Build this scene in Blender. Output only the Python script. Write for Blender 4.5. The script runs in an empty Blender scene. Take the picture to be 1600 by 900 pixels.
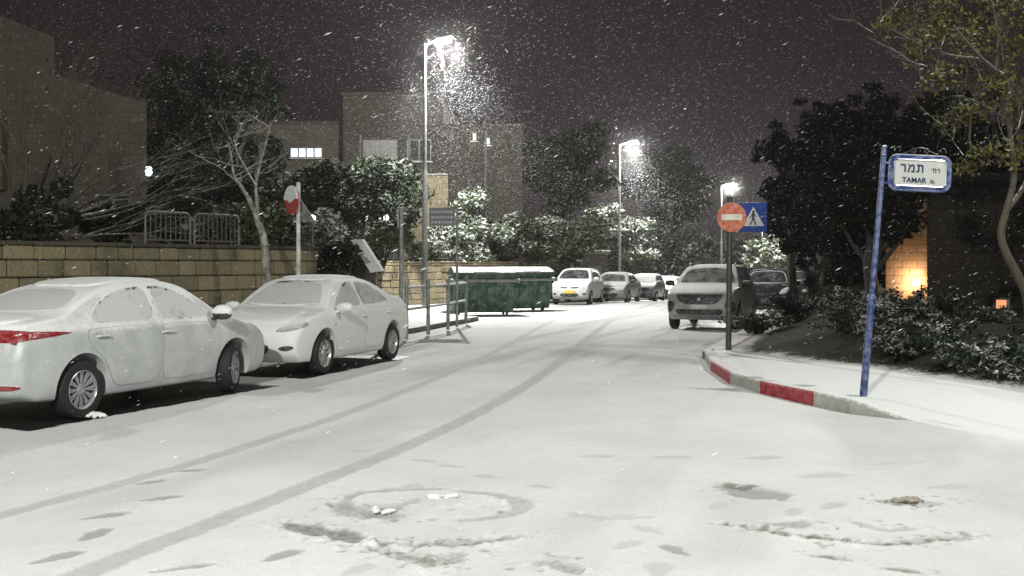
import bpy, bmesh, math, random
import numpy as np
from mathutils import Vector, Matrix
from mathutils.bvhtree import BVHTree

S = bpy.context.scene
COL = S.collection
R = math.radians
# ------------------------------------------------------------------ camera, sky, exposure
F, H, HZ = 1720.0, 1.65, 414.0          # focal length in photo pixels, eye height, horizon row
cam = bpy.data.cameras.new('camera')
cam.sensor_width = 36.0
cam.lens = 36.0 * F / 1600.0
cam.shift_y = -(450 - HZ) / 1600.0
cam.clip_start = 0.1
cam.clip_end = 2000
co = bpy.data.objects.new('camera', cam)
co.location = (0, 0, H)
co.rotation_euler = (R(90), 0, 0)
COL.objects.link(co)
S.camera = co

w = bpy.data.worlds.new('World')
S.world = w
w.use_nodes = True
bgn = w.node_tree.nodes['Background']
bgn.inputs['Color'].default_value = (0.0180, 0.0102, 0.0122, 1)     # overcast night sky lit from below by the town
bgn.inputs['Strength'].default_value = 1.0
S.view_settings.view_transform = 'Standard'
S.view_settings.look = 'None'
S.view_settings.exposure = 0.0
S.view_settings.gamma = 1.0
S.cycles.use_denoising = True
S.cycles.max_bounces = 5
S.cycles.diffuse_bounces = 3
S.cycles.glossy_bounces = 2
S.cycles.transmission_bounces = 2
S.cycles.volume_bounces = 1
S.cycles.sample_clamp_indirect = 4.0
LAMP_W = 10000.0
LAMP_COL = (0.985, 1.0, 0.945)
HAZE = 0.00034

# ------------------------------------------------------------------ helpers
def gp(px, py, z=0.0):
    Y = F * (H - z) / (py - HZ)
    return ((px - 800) / F * Y, Y)

def at(px, py, Y):
    return Vector(((px - 800) / F * Y, Y, H - (py - HZ) / F * Y))

def drop(Y):
    return -np.minimum(np.maximum(0, np.asarray(Y, float) - 47) * 0.025, 1.6)

def tag(o, label=None, cat=None, group=None, kind=None):
    if label: o['label'] = label
    if cat: o['category'] = cat
    if group: o['group'] = group
    if kind: o['kind'] = kind
    return o

def thing(name, label, cat, loc=(0, 0, 0), rz=0.0, group=None):
    o = bpy.data.objects.new(name, None)
    o.empty_display_size = 0.2
    o.location = loc
    o.rotation_euler = (0, 0, rz)
    COL.objects.link(o)
    return tag(o, label, cat, group)

def link(name, me, parent=None, mats=()):
    o = bpy.data.objects.new(name, me)
    for m in mats:
        me.materials.append(m)
    COL.objects.link(o)
    if parent: o.parent = parent
    return o

def copy_tree(o, parent=None):
    c = o.copy()
    COL.objects.link(c)
    if parent: c.parent = parent
    for ch in list(o.children):
        copy_tree(ch, c)
    return c

class MB:
    """collects geometry for ONE mesh object"""
    def __init__(s):
        s.v, s.f, s.m = [], [], []
    def add(s, verts, faces, mi=0):
        b = len(s.v)
        s.v += [tuple(p) for p in verts]
        s.f += [tuple(i + b for i in f) for f in faces]
        s.m += [mi] * len(faces)
    def box(s, c, d, mi=0, rot=None, taper=1.0):
        x, y, z = (k / 2 for k in d)
        vs = []
        for sz in (-1, 1):
            t = taper if sz < 0 else 1.0
            for sx, sy in ((-1, -1), (1, -1), (1, 1), (-1, 1)):
                p = Vector((sx * x * t, sy * y * t, sz * z))
                if rot: p = rot @ p
                vs.append(p + Vector(c))
        s.add(vs, [(3, 2, 1, 0), (4, 5, 6, 7), (0, 1, 5, 4), (1, 2, 6, 5), (2, 3, 7, 6), (3, 0, 4, 7)], mi)
    def bevbox(s, c, d, b, mi=0, rot=None):
        x, y, z = (k / 2 for k in d)
        vs = []
        for (zz, ins) in ((-z, b), (-z + b, 0), (z - b, 0), (z, b)):
            X, Y = x - ins, y - ins
            cc = b * 0.6
            for p in ((X - cc, -Y), (X, -Y + cc), (X, Y - cc), (X - cc, Y), (-X + cc, Y), (-X, Y - cc), (-X, -Y + cc), (-X + cc, -Y)):
                q = Vector((p[0], p[1], zz))
                if rot: q = rot @ q
                vs.append(q + Vector(c))
        fs = [tuple(range(7, -1, -1)), tuple(range(24, 32))]
        for k in range(3):
            for i in range(8):
                j = (i + 1) % 8
                fs.append((k * 8 + i, k * 8 + j, k * 8 + 8 + j, k * 8 + 8 + i))
        s.add(vs, fs, mi)
    def tube(s, pts, rad, n=8, mi=0, caps=True):
        pts = [Vector(p) for p in pts]
        if not hasattr(rad, '__len__'): rad = [rad] * len(pts)
        vs, fs = [], []
        up = Vector((0, 0, 1))
        prev = None
        for i, p in enumerate(pts):
            d = (pts[min(i + 1, len(pts) - 1)] - pts[max(i - 1, 0)])
            if d.length < 1e-9: d = Vector((0, 0, 1))
            d.normalize()
            if prev is None:
                a = d.cross(up)
                if a.length < 1e-3: a = d.cross(Vector((1, 0, 0)))
            else:
                a = prev - d * prev.dot(d)
                if a.length < 1e-4: a = d.cross(up)
            a.normalize()
            prev = a
            b = d.cross(a)
            for k in range(n):
                t = 2 * math.pi * k / n
                vs.append(p + (a * math.cos(t) + b * math.sin(t)) * rad[i])
        for i in range(len(pts) - 1):
            for k in range(n):
                q = (k + 1) % n
                fs.append((i * n + k, i * n + q, (i + 1) * n + q, (i + 1) * n + k))
        if caps:
            fs.append(tuple(range(n - 1, -1, -1)))
            fs.append(tuple((len(pts) - 1) * n + k for k in range(n)))
        s.add(vs, fs, mi)
    def lathe(s, prof, c=(0, 0, 0), axis='z', n=24, mi=0, closed=False):
        vs, fs = [], []
        m = len(prof)
        for k in range(n):
            t = 2 * math.pi * k / n
            for (r, h) in prof:
                p = (r * math.cos(t), r * math.sin(t), h)
                if axis == 'y': p = (p[0], p[2], p[1])
                if axis == 'x': p = (p[2], p[0], p[1])
                vs.append((p[0] + c[0], p[1] + c[1], p[2] + c[2]))
        for k in range(n):
            q = (k + 1) % n
            for i in range(m if closed else m - 1):
                j = (i + 1) % m
                fs.append((k * m + i, q * m + i, q * m + j, k * m + j))
        s.add(vs, fs, mi)
    def prism(s, poly, a0, a1, plane='xz', mi=0):
        """extrude a 2-D outline between a0 and a1 along the axis the plane leaves out"""
        n = len(poly)
        def P(p, a):
            if plane == 'xz': return (p[0], a, p[1])
            if plane == 'xy': return (p[0], p[1], a)
            return (a, p[0], p[1])
        vs = [P(p, a0) for p in poly] + [P(p, a1) for p in poly]
        fs = [tuple(range(n - 1, -1, -1)), tuple(range(n, 2 * n))]
        fs += [(i, (i + 1) % n, n + (i + 1) % n, n + i) for i in range(n)]
        s.add(vs, fs, mi)
    def build(s, name, mats, parent=None, smooth=False, angle=40):
        me = bpy.data.meshes.new(name)
        me.from_pydata(s.v, [], s.f)
        if not isinstance(mats, (list, tuple)): mats = [mats]
        for m in mats: me.materials.append(m)
        me.polygons.foreach_set('material_index', s.m)
        bm = bmesh.new()
        bm.from_mesh(me)
        bmesh.ops.recalc_face_normals(bm, faces=bm.faces)
        bm.to_mesh(me)
        bm.free()
        if smooth:
            me.shade_smooth()
            me.set_sharp_from_angle(angle=R(angle))
        me.update()
        return link(name, me, parent)

def fast_mesh(name, V, Fc, smooth=False):
    """V (n,3), Fc (m,k) arrays -> mesh"""
    me = bpy.data.meshes.new(name)
    n, (m, k) = len(V), Fc.shape
    me.vertices.add(n)
    me.vertices.foreach_set('co', np.ascontiguousarray(V, dtype=np.float32).ravel())
    me.loops.add(m * k)
    me.loops.foreach_set('vertex_index', np.ascontiguousarray(Fc, dtype=np.int32).ravel())
    me.polygons.add(m)
    me.polygons.foreach_set('loop_start', np.arange(0, m * k, k, dtype=np.int32))
    me.update(calc_edges=True)
    me.polygons.foreach_set('use_smooth', np.full(m, smooth))
    me.update()
    return me

def chaikin(p, it=2, closed=True):
    p = [tuple(q) for q in p]
    for _ in range(it):
        o = []
        n = len(p)
        for i in range(n if closed else n - 1):
            a, b = p[i], p[(i + 1) % n]
            o.append(tuple(.8 * x + .2 * y for x, y in zip(a, b)))
            o.append(tuple(.2 * x + .8 * y for x, y in zip(a, b)))
        if not closed: o = [p[0]] + o + [p[-1]]
        p = o
    return p

def catmull(p, k=6):
    out = []
    n = len(p)
    for i in range(n - 1):
        p0, p1, p2, p3 = (np.array(p[max(0, min(n - 1, i + d))], float) for d in (-1, 0, 1, 2))
        for t in np.arange(k) / k:
            out.append(tuple(.5 * (2 * p1 + (p2 - p0) * t + (2 * p0 - 5 * p1 + 4 * p2 - p3) * t * t + (3 * p1 - p0 - 3 * p2 + p3) * t ** 3)))
    out.append(tuple(p[-1]))
    return out

def resample(poly, n):
    p = np.array(poly, float)
    d = np.r_[0, np.cumsum(np.linalg.norm(np.diff(p, axis=0), axis=1))]
    t = np.linspace(0, d[-1], n)
    return np.stack([np.interp(t, d, p[:, i]) for i in range(p.shape[1])], 1)

def vnoise(x, y, seed=0):
    xi, yi = np.floor(x).astype(np.int64), np.floor(y).astype(np.int64)
    fx, fy = x - xi, y - yi
    fx, fy = fx * fx * (3 - 2 * fx), fy * fy * (3 - 2 * fy)
    def h(a, b):
        n = (a * 374761393 + b * 668265263 + seed * 974711) & 0x7fffffff
        n = ((n ^ (n >> 13)) * 1274126177) & 0x7fffffff
        n = n ^ (n >> 16)
        return (n & 0xffff) / 65535.0
    return (h(xi, yi) * (1 - fx) + h(xi + 1, yi) * fx) * (1 - fy) + (h(xi, yi + 1) * (1 - fx) + h(xi + 1, yi + 1) * fx) * fy

def fbm(x, y, o=4, seed=0):
    a, s, t = 1.0, 0.0, 0.0
    for i in range(o):
        s = s + a * vnoise(x * 2 ** i, y * 2 ** i, seed + i)
        t += a
        a *= .5
    return s / t

def sstep(a, b, x):
    t = np.clip((x - a) / (b - a), 0, 1)
    return t * t * (3 - 2 * t)

# ------------------------------------------------------------------ materials
SNOW = (0.80, 0.81, 0.80)
class NT:
    def __init__(s, name):
        s.m = bpy.data.materials.new(name)
        s.m.use_nodes = True
        s.t = s.m.node_tree
        s.b = s.t.nodes['Principled BSDF']
    def n(s, typ, **kw):
        o = s.t.nodes.new(typ)
        for k, v in kw.items():
            if k in o.bl_rna.properties.keys(): setattr(o, k, v)
            else: o.inputs[k].default_value = v
        return o
    def l(s, a, b): s.t.links.new(a, b)
    def math(s, op, a, b=None, c=None, clamp=False):
        o = s.n('ShaderNodeMath', operation=op, use_clamp=clamp)
        for i, q in enumerate((a, b, c)):
            if q is None: continue
            if isinstance(q, (int, float)): o.inputs[i].default_value = q
            else: s.l(q, o.inputs[i])
        return o.outputs[0]
    def mix(s, f, a, b):
        o = s.n('ShaderNodeMix', data_type='RGBA')
        for i, q in ((0, f), (6, a), (7, b)):
            if isinstance(q, (int, float)): o.inputs[i].default_value = q
            elif isinstance(q, tuple): o.inputs[i].default_value = (*q[:3], 1)
            else: s.l(q, o.inputs[i])
        return o.outputs[2]
    def noise(s, scale, detail=3, coord=None, rough=.55):
        o = s.n('ShaderNodeTexNoise')
        o.inputs['Scale'].default_value = scale
        o.inputs['Detail'].default_value = detail
        o.inputs['Roughness'].default_value = rough
        if coord is None:
            coord = s.n('ShaderNodeNewGeometry').outputs['Position']
        s.l(coord, o.inputs['Vector'])
        return o.outputs['Fac']
    def ramp(s, v, lo, hi):
        o = s.n('ShaderNodeMapRange', interpolation_type='SMOOTHSTEP')
        s.l(v, o.inputs[0])
        o.inputs[1].default_value = lo
        o.inputs[2].default_value = hi
        return o.outputs[0]
    def bump(s, h, strength=.3, dist=.02):
        o = s.n('ShaderNodeBump')
        o.inputs['Strength'].default_value = strength
        o.inputs['Distance'].default_value = dist
        s.l(h, o.inputs['Height'])
        s.l(o.outputs[0], s.b.inputs['Normal'])

def setmat(N, color, rough=.6, metal=0.0, spec=.5):
    if isinstance(color, tuple): N.b.inputs['Base Color'].default_value = (*color, 1)
    else: N.l(color, N.b.inputs['Base Color'])
    if isinstance(rough, (int, float)): N.b.inputs['Roughness'].default_value = rough
    else: N.l(rough, N.b.inputs['Roughness'])
    N.b.inputs['Metallic'].default_value = metal
    N.b.inputs['Specular IOR Level'].default_value = spec
    return N.m

def plain(name, col, rough=.6, metal=0.0, var=.2, scale=9):
    N = NT(name)
    n = N.noise(scale, 4)
    c = N.mix(n, tuple(k * (1 - var) for k in col), tuple(min(1, k * (1 + var)) for k in col))
    return setmat(N, c, rough, metal)

def snowy(name, col, rough=.6, lo=.35, hi=.7, amt=1.0, var=.25, scale=6, metal=0.0, dust=0.0, nk=.6, island=False, bump=0.0, spec=.4):
    """a surface with snow lying on what faces up, and a dusting blown on the rest"""
    N = NT(name)
    g = N.n('ShaderNodeNewGeometry')
    sep = N.n('ShaderNodeSeparateXYZ')
    N.l(g.outputs['Normal'], sep.inputs[0])
    n1 = N.noise(scale, 4, g.outputs['Position'])
    n2 = N.noise(scale * 3.3, 3, g.outputs['Position'])
    v = N.math('ADD', sep.outputs[2], N.math('MULTIPLY', N.math('SUBTRACT', n2, .5), nk * 2))
    mask = N.math('MULTIPLY', N.ramp(v, lo, hi), amt)
    if dust > 0:
        dm = N.math('MULTIPLY', N.ramp(n1, .35, .65), dust)
        mask = N.math('MAXIMUM', mask, dm)
    varsrc = g.outputs['Random Per Island'] if island else n1
    c = N.mix(varsrc, tuple(k * (1 - var) for k in col), tuple(min(1, k * (1 + var)) for k in col))
    c = N.mix(mask, c, SNOW)
    r = N.math('ADD', N.math('MULTIPLY', mask, .85 - rough), rough)
    if bump: N.bump(n2, bump, .02)
    return setmat(N, c, r, metal, spec)

def emis(name, col, strength):
    N = NT(name)
    N.b.inputs['Base Color'].default_value = (*col, 1)
    N.b.inputs['Emission Color'].default_value = (*col, 1)
    N.b.inputs['Emission Strength'].default_value = strength
    return N.m

def leafmat(name, c0, c1, lo=.25, hi=.6, amt=.8, nscale=1.2, patch=(.35, .65)):
    N = NT(name)
    g = N.n('ShaderNodeNewGeometry')
    sep = N.n('ShaderNodeSeparateXYZ')
    N.l(g.outputs['Normal'], sep.inputs[0])
    nz = N.noise(nscale, 3, g.outputs['Position'])
    c = N.mix(g.outputs['Random Per Island'], c0, c1)
    m = N.math('MULTIPLY', N.math('MULTIPLY', N.ramp(sep.outputs[2], lo, hi), N.ramp(nz, *patch)), amt)
    c = N.mix(m, c, SNOW)
    return setmat(N, c, .85, 0, .06)

def stonemat(name, c0, c1, dark, snow=.9):
    N = NT(name)
    g = N.n('ShaderNodeNewGeometry')
    sep = N.n('ShaderNodeSeparateXYZ')
    N.l(g.outputs['Normal'], sep.inputs[0])
    n1 = N.noise(1.1, 4, g.outputs['Position'])
    n2 = N.noise(14, 5, g.outputs['Position'], .65)
    c = N.mix(g.outputs['Random Per Island'], c0, c1)
    c = N.mix(N.math('MULTIPLY', N.ramp(n1, .48, .68), .75), c, dark)
    c = N.mix(N.math('MULTIPLY', N.ramp(n2, .45, .75), .45), c, tuple(k * .45 for k in c0))
    m = N.math('MULTIPLY', N.ramp(sep.outputs[2], .82, .97), snow)
    c = N.mix(m, c, SNOW)
    N.bump(n2, .9, .05)
    return setmat(N, c, .85, 0, .2)

MAT = {}
def snow_ground():
    N = NT('road_snow')
    g = N.n('ShaderNodeNewGeometry')
    att = {}
    for k in ('wear_dim', 'dirt', 'bare'):
        a = N.n('ShaderNodeAttribute', attribute_name=k)
        att[k] = a.outputs['Fac']
    n1 = N.noise(.55, 5, g.outputs['Position'], .6)
    n2 = N.noise(42, 4, g.outputs['Position'], .6)
    n3 = N.noise(150, 2, g.outputs['Position'])
    c = N.mix(N.ramp(n1, .3, .75), (.82, .825, .815), (.70, .705, .695))
    n4 = N.noise(7, 5, g.outputs['Position'], .65)
    c = N.mix(N.math('MULTIPLY', N.ramp(n2, .42, .72), .34), c, (.58, .58, .56))
    c = N.mix(N.math('MULTIPLY', N.ramp(n4, .5, .75), .30), c, (.60, .60, .585))
    c = N.mix(att['wear_dim'], c, (.22, .22, .215))
    c = N.mix(att['dirt'], c, (.15, .125, .085))
    asp = N.mix(n2, (.006, .006, .007), (.02, .02, .022))
    c = N.mix(att['bare'], c, asp)
    r = N.math('SUBTRACT', .9, N.math('MULTIPLY', att['bare'], .5))
    N.bump(N.math('ADD', n2, N.math('MULTIPLY', n3, .5)), .6, .014)
    return setmat(N, c, r, 0, .25)
MAT['road'] = snow_ground()
MAT['pave'] = snowy('pavement_snow', (.22, .21, .19), .9, lo=-.25, hi=.15, nk=.45, scale=1.6, bump=.3)
MAT['kerb_red'] = snowy('kerb_red', (.30, .022, .026), .7, lo=.7, hi=1.05, var=.5, scale=11, nk=.4, dust=.06, bump=.3)
MAT['kerb_white'] = snowy('kerb_white', (.36, .36, .32), .8, lo=.55, hi=1.0, var=.5, scale=7, nk=.45, bump=.35)
MAT['kerb_grey'] = snowy('kerb_grey', (.13, .125, .115), .85, lo=.6, hi=.9, var=.3, scale=8, nk=.25, bump=.3)
MAT['soil'] = snowy('soil', (.026, .023, .017), .95, lo=.98, hi=1.3, amt=.6, var=.6, scale=9, nk=.5, bump=.8)
def soilmat():
    N = NT('bank_soil')
    g = N.n('ShaderNodeNewGeometry')
    a = N.n('ShaderNodeAttribute', attribute_name='cover')
    n1 = N.noise(3, 5, g.outputs['Position'], .65); n2 = N.noise(30, 4, g.outputs['Position'], .6)
    v = N.math('ADD', N.math('MULTIPLY', n1, .5), N.math('MULTIPLY', n2, .5))
    th = N.math('ADD', v, N.math('MULTIPLY', a.outputs['Fac'], .55))
    c = N.mix(n2, (.012, .011, .009), (.040, .034, .024))
    c = N.mix(N.math('MULTIPLY', N.ramp(th, .60, .86), .9), c, (.7, .7, .69))
    N.bump(n2, .8, .04)
    return setmat(N, c, .95, 0, .2)
MAT['soil'] = soilmat()
MAT['terrace'] = snowy('terrace_soil', (.05, .05, .03), .95, lo=.6, hi=1.1, amt=.7, var=.5, scale=5, nk=.5)
MAT['tyre'] = plain('tyre_rubber', (.013, .013, .014), .75, var=.35)
MAT['dark'] = plain('underbody', (.006, .006, .006), .9)
MAT['seal'] = snowy('window_seal', (.05, .05, .052), .6, lo=-.15, hi=.45, nk=.9, scale=3.5, var=.3)
MAT['rim'] = snowy('alloy_rim', (.42, .42, .43), .35, lo=.5, hi=.9, amt=.6, metal=.7, nk=.4, scale=20)
MAT['hub'] = plain('brake_disc', (.03, .03, .032), .6, .3)
MAT['plastic'] = snowy('black_plastic', (.015, .015, .016), .5, lo=.6, hi=.95, scale=9, nk=.4, dust=.08)
MAT['red_lens'] = snowy('red_lens', (.24, .008, .012), .25, lo=.6, hi=.95, scale=20, nk=.4, dust=.08)
MAT['clear_lens'] = snowy('headlight_lens', (.42, .43, .42), .25, lo=.3, hi=.8, scale=16, nk=.5, dust=.45)
MAT['dull_lens'] = snowy('dull_headlight_lens', (.30, .31, .31), .2, lo=.5, hi=.9, scale=16, nk=.4, dust=.2)
MAT['chrome'] = plain('chrome', (.55, .55, .56), .25, .9)
MAT['plate_yellow'] = plain('yellow_plate', (.62, .42, .06), .5)
MAT['plate_white'] = snowy('snowed_plate', (.40, .37, .28), .6, dust=.6, lo=.3, hi=.7)
MAT['galv'] = snowy('galvanised_steel', (.20, .205, .20), .5, lo=.45, hi=.75, metal=.3, nk=.35, scale=7, var=.3, dust=.15)
MAT['lamp_pole'] = snowy('lamp_pole_paint', (.14, .14, .135), .5, lo=.5, hi=.8, metal=.2, nk=.3, var=.3)
MAT['fence'] = snowy('fence_steel', (.10, .10, .095), .6, lo=.6, hi=.95, amt=.7, metal=.2, nk=.35, scale=7, var=.3)
MAT['lens'] = emis('lamp_lens', (1, .97, .92), 60.0)
MAT['bark_dark'] = snowy('dark_bark', (.028, .024, .018), .9, lo=.55, hi=.95, amt=.6, var=.4, scale=5, nk=.5)
MAT['bark_pale'] = snowy('pale_bark', (.13, .12, .09), .9, lo=.2, hi=.9, amt=.8, var=.5, scale=9, nk=.7, dust=.28)
MAT['bark_mid'] = snowy('grey_bark', (.06, .053, .037), .9, lo=.4, hi=.9, amt=.7, var=.4, scale=6, nk=.5)
MAT['green'] = snowy('green_steel', (.010, .050, .028), .45, lo=.6, hi=.85, var=.3, scale=4, nk=.3, dust=.10)
MAT['lid'] = snowy('grey_lid', (.05, .055, .052), .55, lo=.62, hi=1.05, nk=.5, scale=4, dust=.1)
MAT['blue'] = snowy('blue_paint', (.018, .040, .155), .38, lo=.55, hi=.9, nk=.5, scale=14, dust=.16)
MAT['blue_sign'] = snowy('blue_sign', (.012, .038, .20), .4, lo=.6, hi=.9, scale=12)
MAT['white_sign'] = snowy('white_sign', (.46, .47, .44), .5, lo=.6, hi=.9, var=.08, scale=12)
MAT['orange_red'] = snowy('weathered_red_sign', (.42, .085, .03), .5, lo=.6, hi=.9, scale=14, dust=.13, var=.3)
MAT['sign_red'] = snowy('red_sign', (.40, .03, .02), .5, lo=.6, hi=.9, scale=18, dust=.1)
MAT['black'] = plain('black_paint', (.012, .012, .015), .5)
MAT['ink'] = plain('dark_blue_lettering', (.012, .018, .08), .5)
MAT['dark_roof'] = plain('dark_roof_slab', (.03, .027, .024), .9)
MAT['iron'] = plain('wrought_iron', (.03, .03, .032), .4, .6)
MAT['snow'] = plain('packed_snow', (.78, .785, .775), .9, var=.06, scale=12)
MAT['board'] = plain('snow_plastered_slab', (.55, .54, .55), .9, var=.12, scale=5)
MAT['dirty_snow'] = plain('dirty_snow', (.36, .32, .27), .95, var=.6, scale=40)
MAT['flake'] = plain('snow_flake', (.85, .86, .88), .9, var=.02)

# ------------------------------------------------------------------ the ground
# the big sheet
gx = np.concatenate([np.linspace(-240, -60, 10), np.linspace(-50, 70, 25), np.linspace(80, 240, 9)])
gy = np.concatenate([np.linspace(-50, 40, 12), np.linspace(47, 111, 17), np.linspace(125, 400, 12)])
GX, GY = np.meshgrid(gx, gy)
V = np.stack([GX.ravel(), GY.ravel(), drop(GY).ravel() - .03], 1)
nx, ny = len(gx), len(gy)
ii = (np.arange(ny - 1)[:, None] * nx + np.arange(nx - 1)[None]).ravel()
Q = np.stack([ii, ii + 1, ii + nx + 1, ii + nx], 1)
o = link('ground', fast_mesh('ground', V, Q), None, [MAT['terrace']])
tag(o, kind='structure')

# the snowed road: a fine sheet with tyre tracks, footprints and scuffs pressed into it
NU, NV = 640, 940
yy = 4.4 * (120 / 4.4) ** np.linspace(0, 1, NV)
uu = np.linspace(-1, 1, NU)
U, YY = np.meshgrid(uu, yy)
XX = U * (2.2 + .56 * YY)
X, Y = XX.ravel(), YY.ravel()
hd = R(18)
AL, AC = X * math.sin(hd) + Y * math.cos(hd), X * math.cos(hd) - Y * math.sin(hd)     # along / across the street
Z = drop(Y) + .018 * (fbm(X * 1.1, Y * 1.1, 4, 3) - .5) + .006 * (fbm(X * 6, Y * 6, 3, 9) - .5)
wear_dim = .30 * sstep(.56, .74, fbm(AC * 2.2, AL * .16, 4, 21)) * sstep(9, 22, Y)
wear_dim += .20 * sstep(.50, .8, fbm(AC * 1.2, AL * .3, 4, 22))
wear_dim += .06 * sstep(18, 34, Y)  # greyer up the road: thinner snow, with fading lamp light put into it
dirt = np.zeros_like(X)
bare = np.zeros_like(X)
nzf = fbm(X * 9, Y * 9, 4, 5)
nzc = fbm(X * 25, Y * 25, 3, 6)

def polydist(P):
    P = np.array(P)
    lo, hi = P.min(0) - 1.2, P.max(0) + 1.2
    sel = np.where((X > lo[0]) & (X < hi[0]) & (Y > lo[1]) & (Y < hi[1]))[0]
    q = np.stack([X[sel], Y[sel]], 1)
    d = np.full(len(sel), 9.0)
    tt = np.zeros(len(sel))
    for i in range(len(P) - 1):
        a, b = P[i], P[i + 1]
        ab = b - a
        t = np.clip(((q - a) @ ab) / max(1e-9, ab @ ab), 0, 1)
        e = np.linalg.norm(q - (a + t[:, None] * ab), axis=1)
        k = e < d
        d[k] = e[k]
        tt[k] = i + t[k]
    return sel, d, tt / max(1, len(P) - 1)

def groundpts(pp): return catmull([gp(*p) for p in pp], 6)

def track(pp, half, amount, depth):
    sel, d, t = polydist(groundpts(pp))
    e = d + (nzc[sel] - .5) * .05 + (nzf[sel] - .5) * .04
    m = 1 - sstep(half - .025, half + .02, e)
    tread = .55 + .35 * nzf[sel] + .25 * nzc[sel]
    np.maximum.at(wear_dim, sel, m * amount * tread)
    Z[sel] -= m * depth
    Z[sel] += (sstep(half, half + .03, e) - sstep(half + .04, half + .12, e)) * depth * .4

track([(-120, 838), (0, 805), (200, 752), (400, 692), (550, 642), (700, 583), (790, 541), (850, 508), (905, 484), (960, 469)], .090, .40, .005)
track([(60, 926), (130, 896), (250, 848), (480, 758), (650, 690), (770, 632), (850, 583), (900, 545), (940, 512), (975, 490), (1030, 472)], .108, .46, .006)
def foot(px, py, ang, L=.29, W=.105, amount=.5, depth=.014):
    x0, y0 = gp(px, py)
    sel = np.where((abs(X - x0) < .5) & (abs(Y - y0) < .5))[0]
    depth *= .45
    dx, dy = X[sel] - x0, Y[sel] - y0
    a, b = dx * math.cos(ang) + dy * math.sin(ang), -dx * math.sin(ang) + dy * math.cos(ang)
    wloc = W * (1 + .25 * np.sin(a / L * 5))
    e = np.sqrt((a / (L / 2)) ** 2 + (b / (wloc / 2)) ** 2) + (nzc[sel] - .5) * .5
    m = 1 - sstep(.75, 1.1, e)
    np.maximum.at(wear_dim, sel, m * amount)
    Z[sel] -= m * depth
    Z[sel] += (sstep(.95, 1.1, e) - sstep(1.15, 1.6, e)) * depth * .35

for f in ((236, 754, .9, .30, .11), (250, 779, .7, .32, .13), (165, 806, .75, .34, .14), (146, 836, 1.4, .36, .13), (90, 871, 1.0, .36, .14), (440, 868, 1.1, .34, .13),
          (290, 735, .2, .34, .12), (1055, 858, 2.0, .30, .12)):
    foot(*f, amount=.62, depth=.014)
for f in ((860, 878, .9, .4, .2), (1030, 888, 1.4, .35, .16), (665, 720, 2.6, .3, .12), (705, 728, 2.6, .3, .12), (760, 744, 2.5, .3, .12), (845, 760, 2.5, .26, .12), (1015, 826, 2.1, .32, .12),
          (915, 805, 2.5, .34, .14), (960, 808, .6, .4, .12), (470, 690, .2, .4, .12), (1290, 742, .3, .5, .2), (1190, 715, .3, .4, .18), (1400, 722, .2, .6, .2), (930, 712, .1, .4, .14), (1050, 713, .1, .4, .14),
          (690, 668, .1, .4, .14), (560, 705, .2, .3, .12), (1480, 760, .3, .4, .2), (1120, 790, 1.0, .3, .12), (1300, 790, .8, .35, .14), (1240, 800, 1.2, .3, .12), (980, 850, .9, .3, .12), (560, 890, 1.1, .34, .13), (640, 760, 1.3, .3, .12)):
    foot(*f, amount=.26, depth=.010)

def scuff(pp, half, amount, da, depth, rough=1.0):
    """a ragged scrape: snow swept away, grit showing"""
    sel, d, t = polydist(groundpts(pp))
    half *= 1.35
    amount *= .8
    hw = half * (.35 + 1.1 * np.sin(np.pi * np.clip(t, .02, .98)) ** .6) * (.5 + nzf[sel] * 1.1)
    e = d + (nzc[sel] - .5) * half * .9 * rough
    m = 1 - sstep(hw * .55, hw * 1.05, e)
    np.maximum.at(wear_dim, sel, np.minimum(1, m * amount * 1.35))
    np.maximum.at(dirt, sel, m * da * sstep(.42, .68, nzc[sel]))
    depth *= .55
    Z[sel] -= m * depth
    rim = (1 - sstep(half * 1.2, half * 3.2, d)) * sstep(half * .8, half * 1.3, d)
    Z[sel] += rim * depth * (.3 + 1.1 * nzc[sel])
    spk = (1 - sstep(half * 1.0, half * 4.5, d)) * sstep(.66, .76, nzc[sel]) * sstep(.42, .6, nzf[sel])
    np.maximum.at(dirt, sel, spk * da)

# first swept rings
scuff([(532, 786), (560, 772), (600, 767), (660, 764), (700, 765)], .035, .42, .25, .014)
scuff([(535, 785), (548, 800), (590, 806), (620, 805)], .07, .42, .25, .015)
scuff([(620, 790), (600, 800), (575, 806)], .05, .45, .45, .014)
scuff([(720, 767), (775, 772), (810, 783), (812, 795), (780, 806), (720, 812)], .05, .32, .2, .012)
scuff([(450, 818), (480, 826), (530, 836), (560, 846)], .06, .72, .5, .018)
scuff([(560, 846), (620, 853), (690, 852), (760, 845), (815, 838)], .035, .45, .75, .014)
scuff([(580, 858), (640, 872), (680, 885)], .05, .35, .6, .012)
scuff([(240, 893), (285, 888), (335, 882)], .025, .5, .2, .012)
scuff([(690, 872), (715, 876)], .08, .35, .3, .01)
scuff([(840, 876), (880, 885), (900, 895)], .045, .4, .3, .012)
scuff([(560, 796), (640, 786), (650, 778)], .03, .3, .3, .01)
# second swept arcs
scuff([(1112, 817), (1160, 823), (1230, 836), (1290, 843), (1340, 851)], .03, .38, .85, .014)
scuff([(1340, 851), (1400, 850), (1450, 845), (1520, 837)], .035, .38, .8, .014)
scuff([(1200, 818), (1235, 820), (1255, 815)], .06, .42, .25, .014)
scuff([(1335, 815), (1380, 828), (1430, 826)], .03, .3, .2, .01)
scuff([(1265, 868), (1330, 876)], .025, .42, .7, .01)
scuff([(1380, 888), (1440, 896)], .03, .3, .6, .01)
scuff([(1370, 782), (1420, 786), (1468, 786)], .07, .3, .7, .012)
scuff([(900, 800), (960, 808), (1020, 806)], .025, .25, .1, .01)
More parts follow.
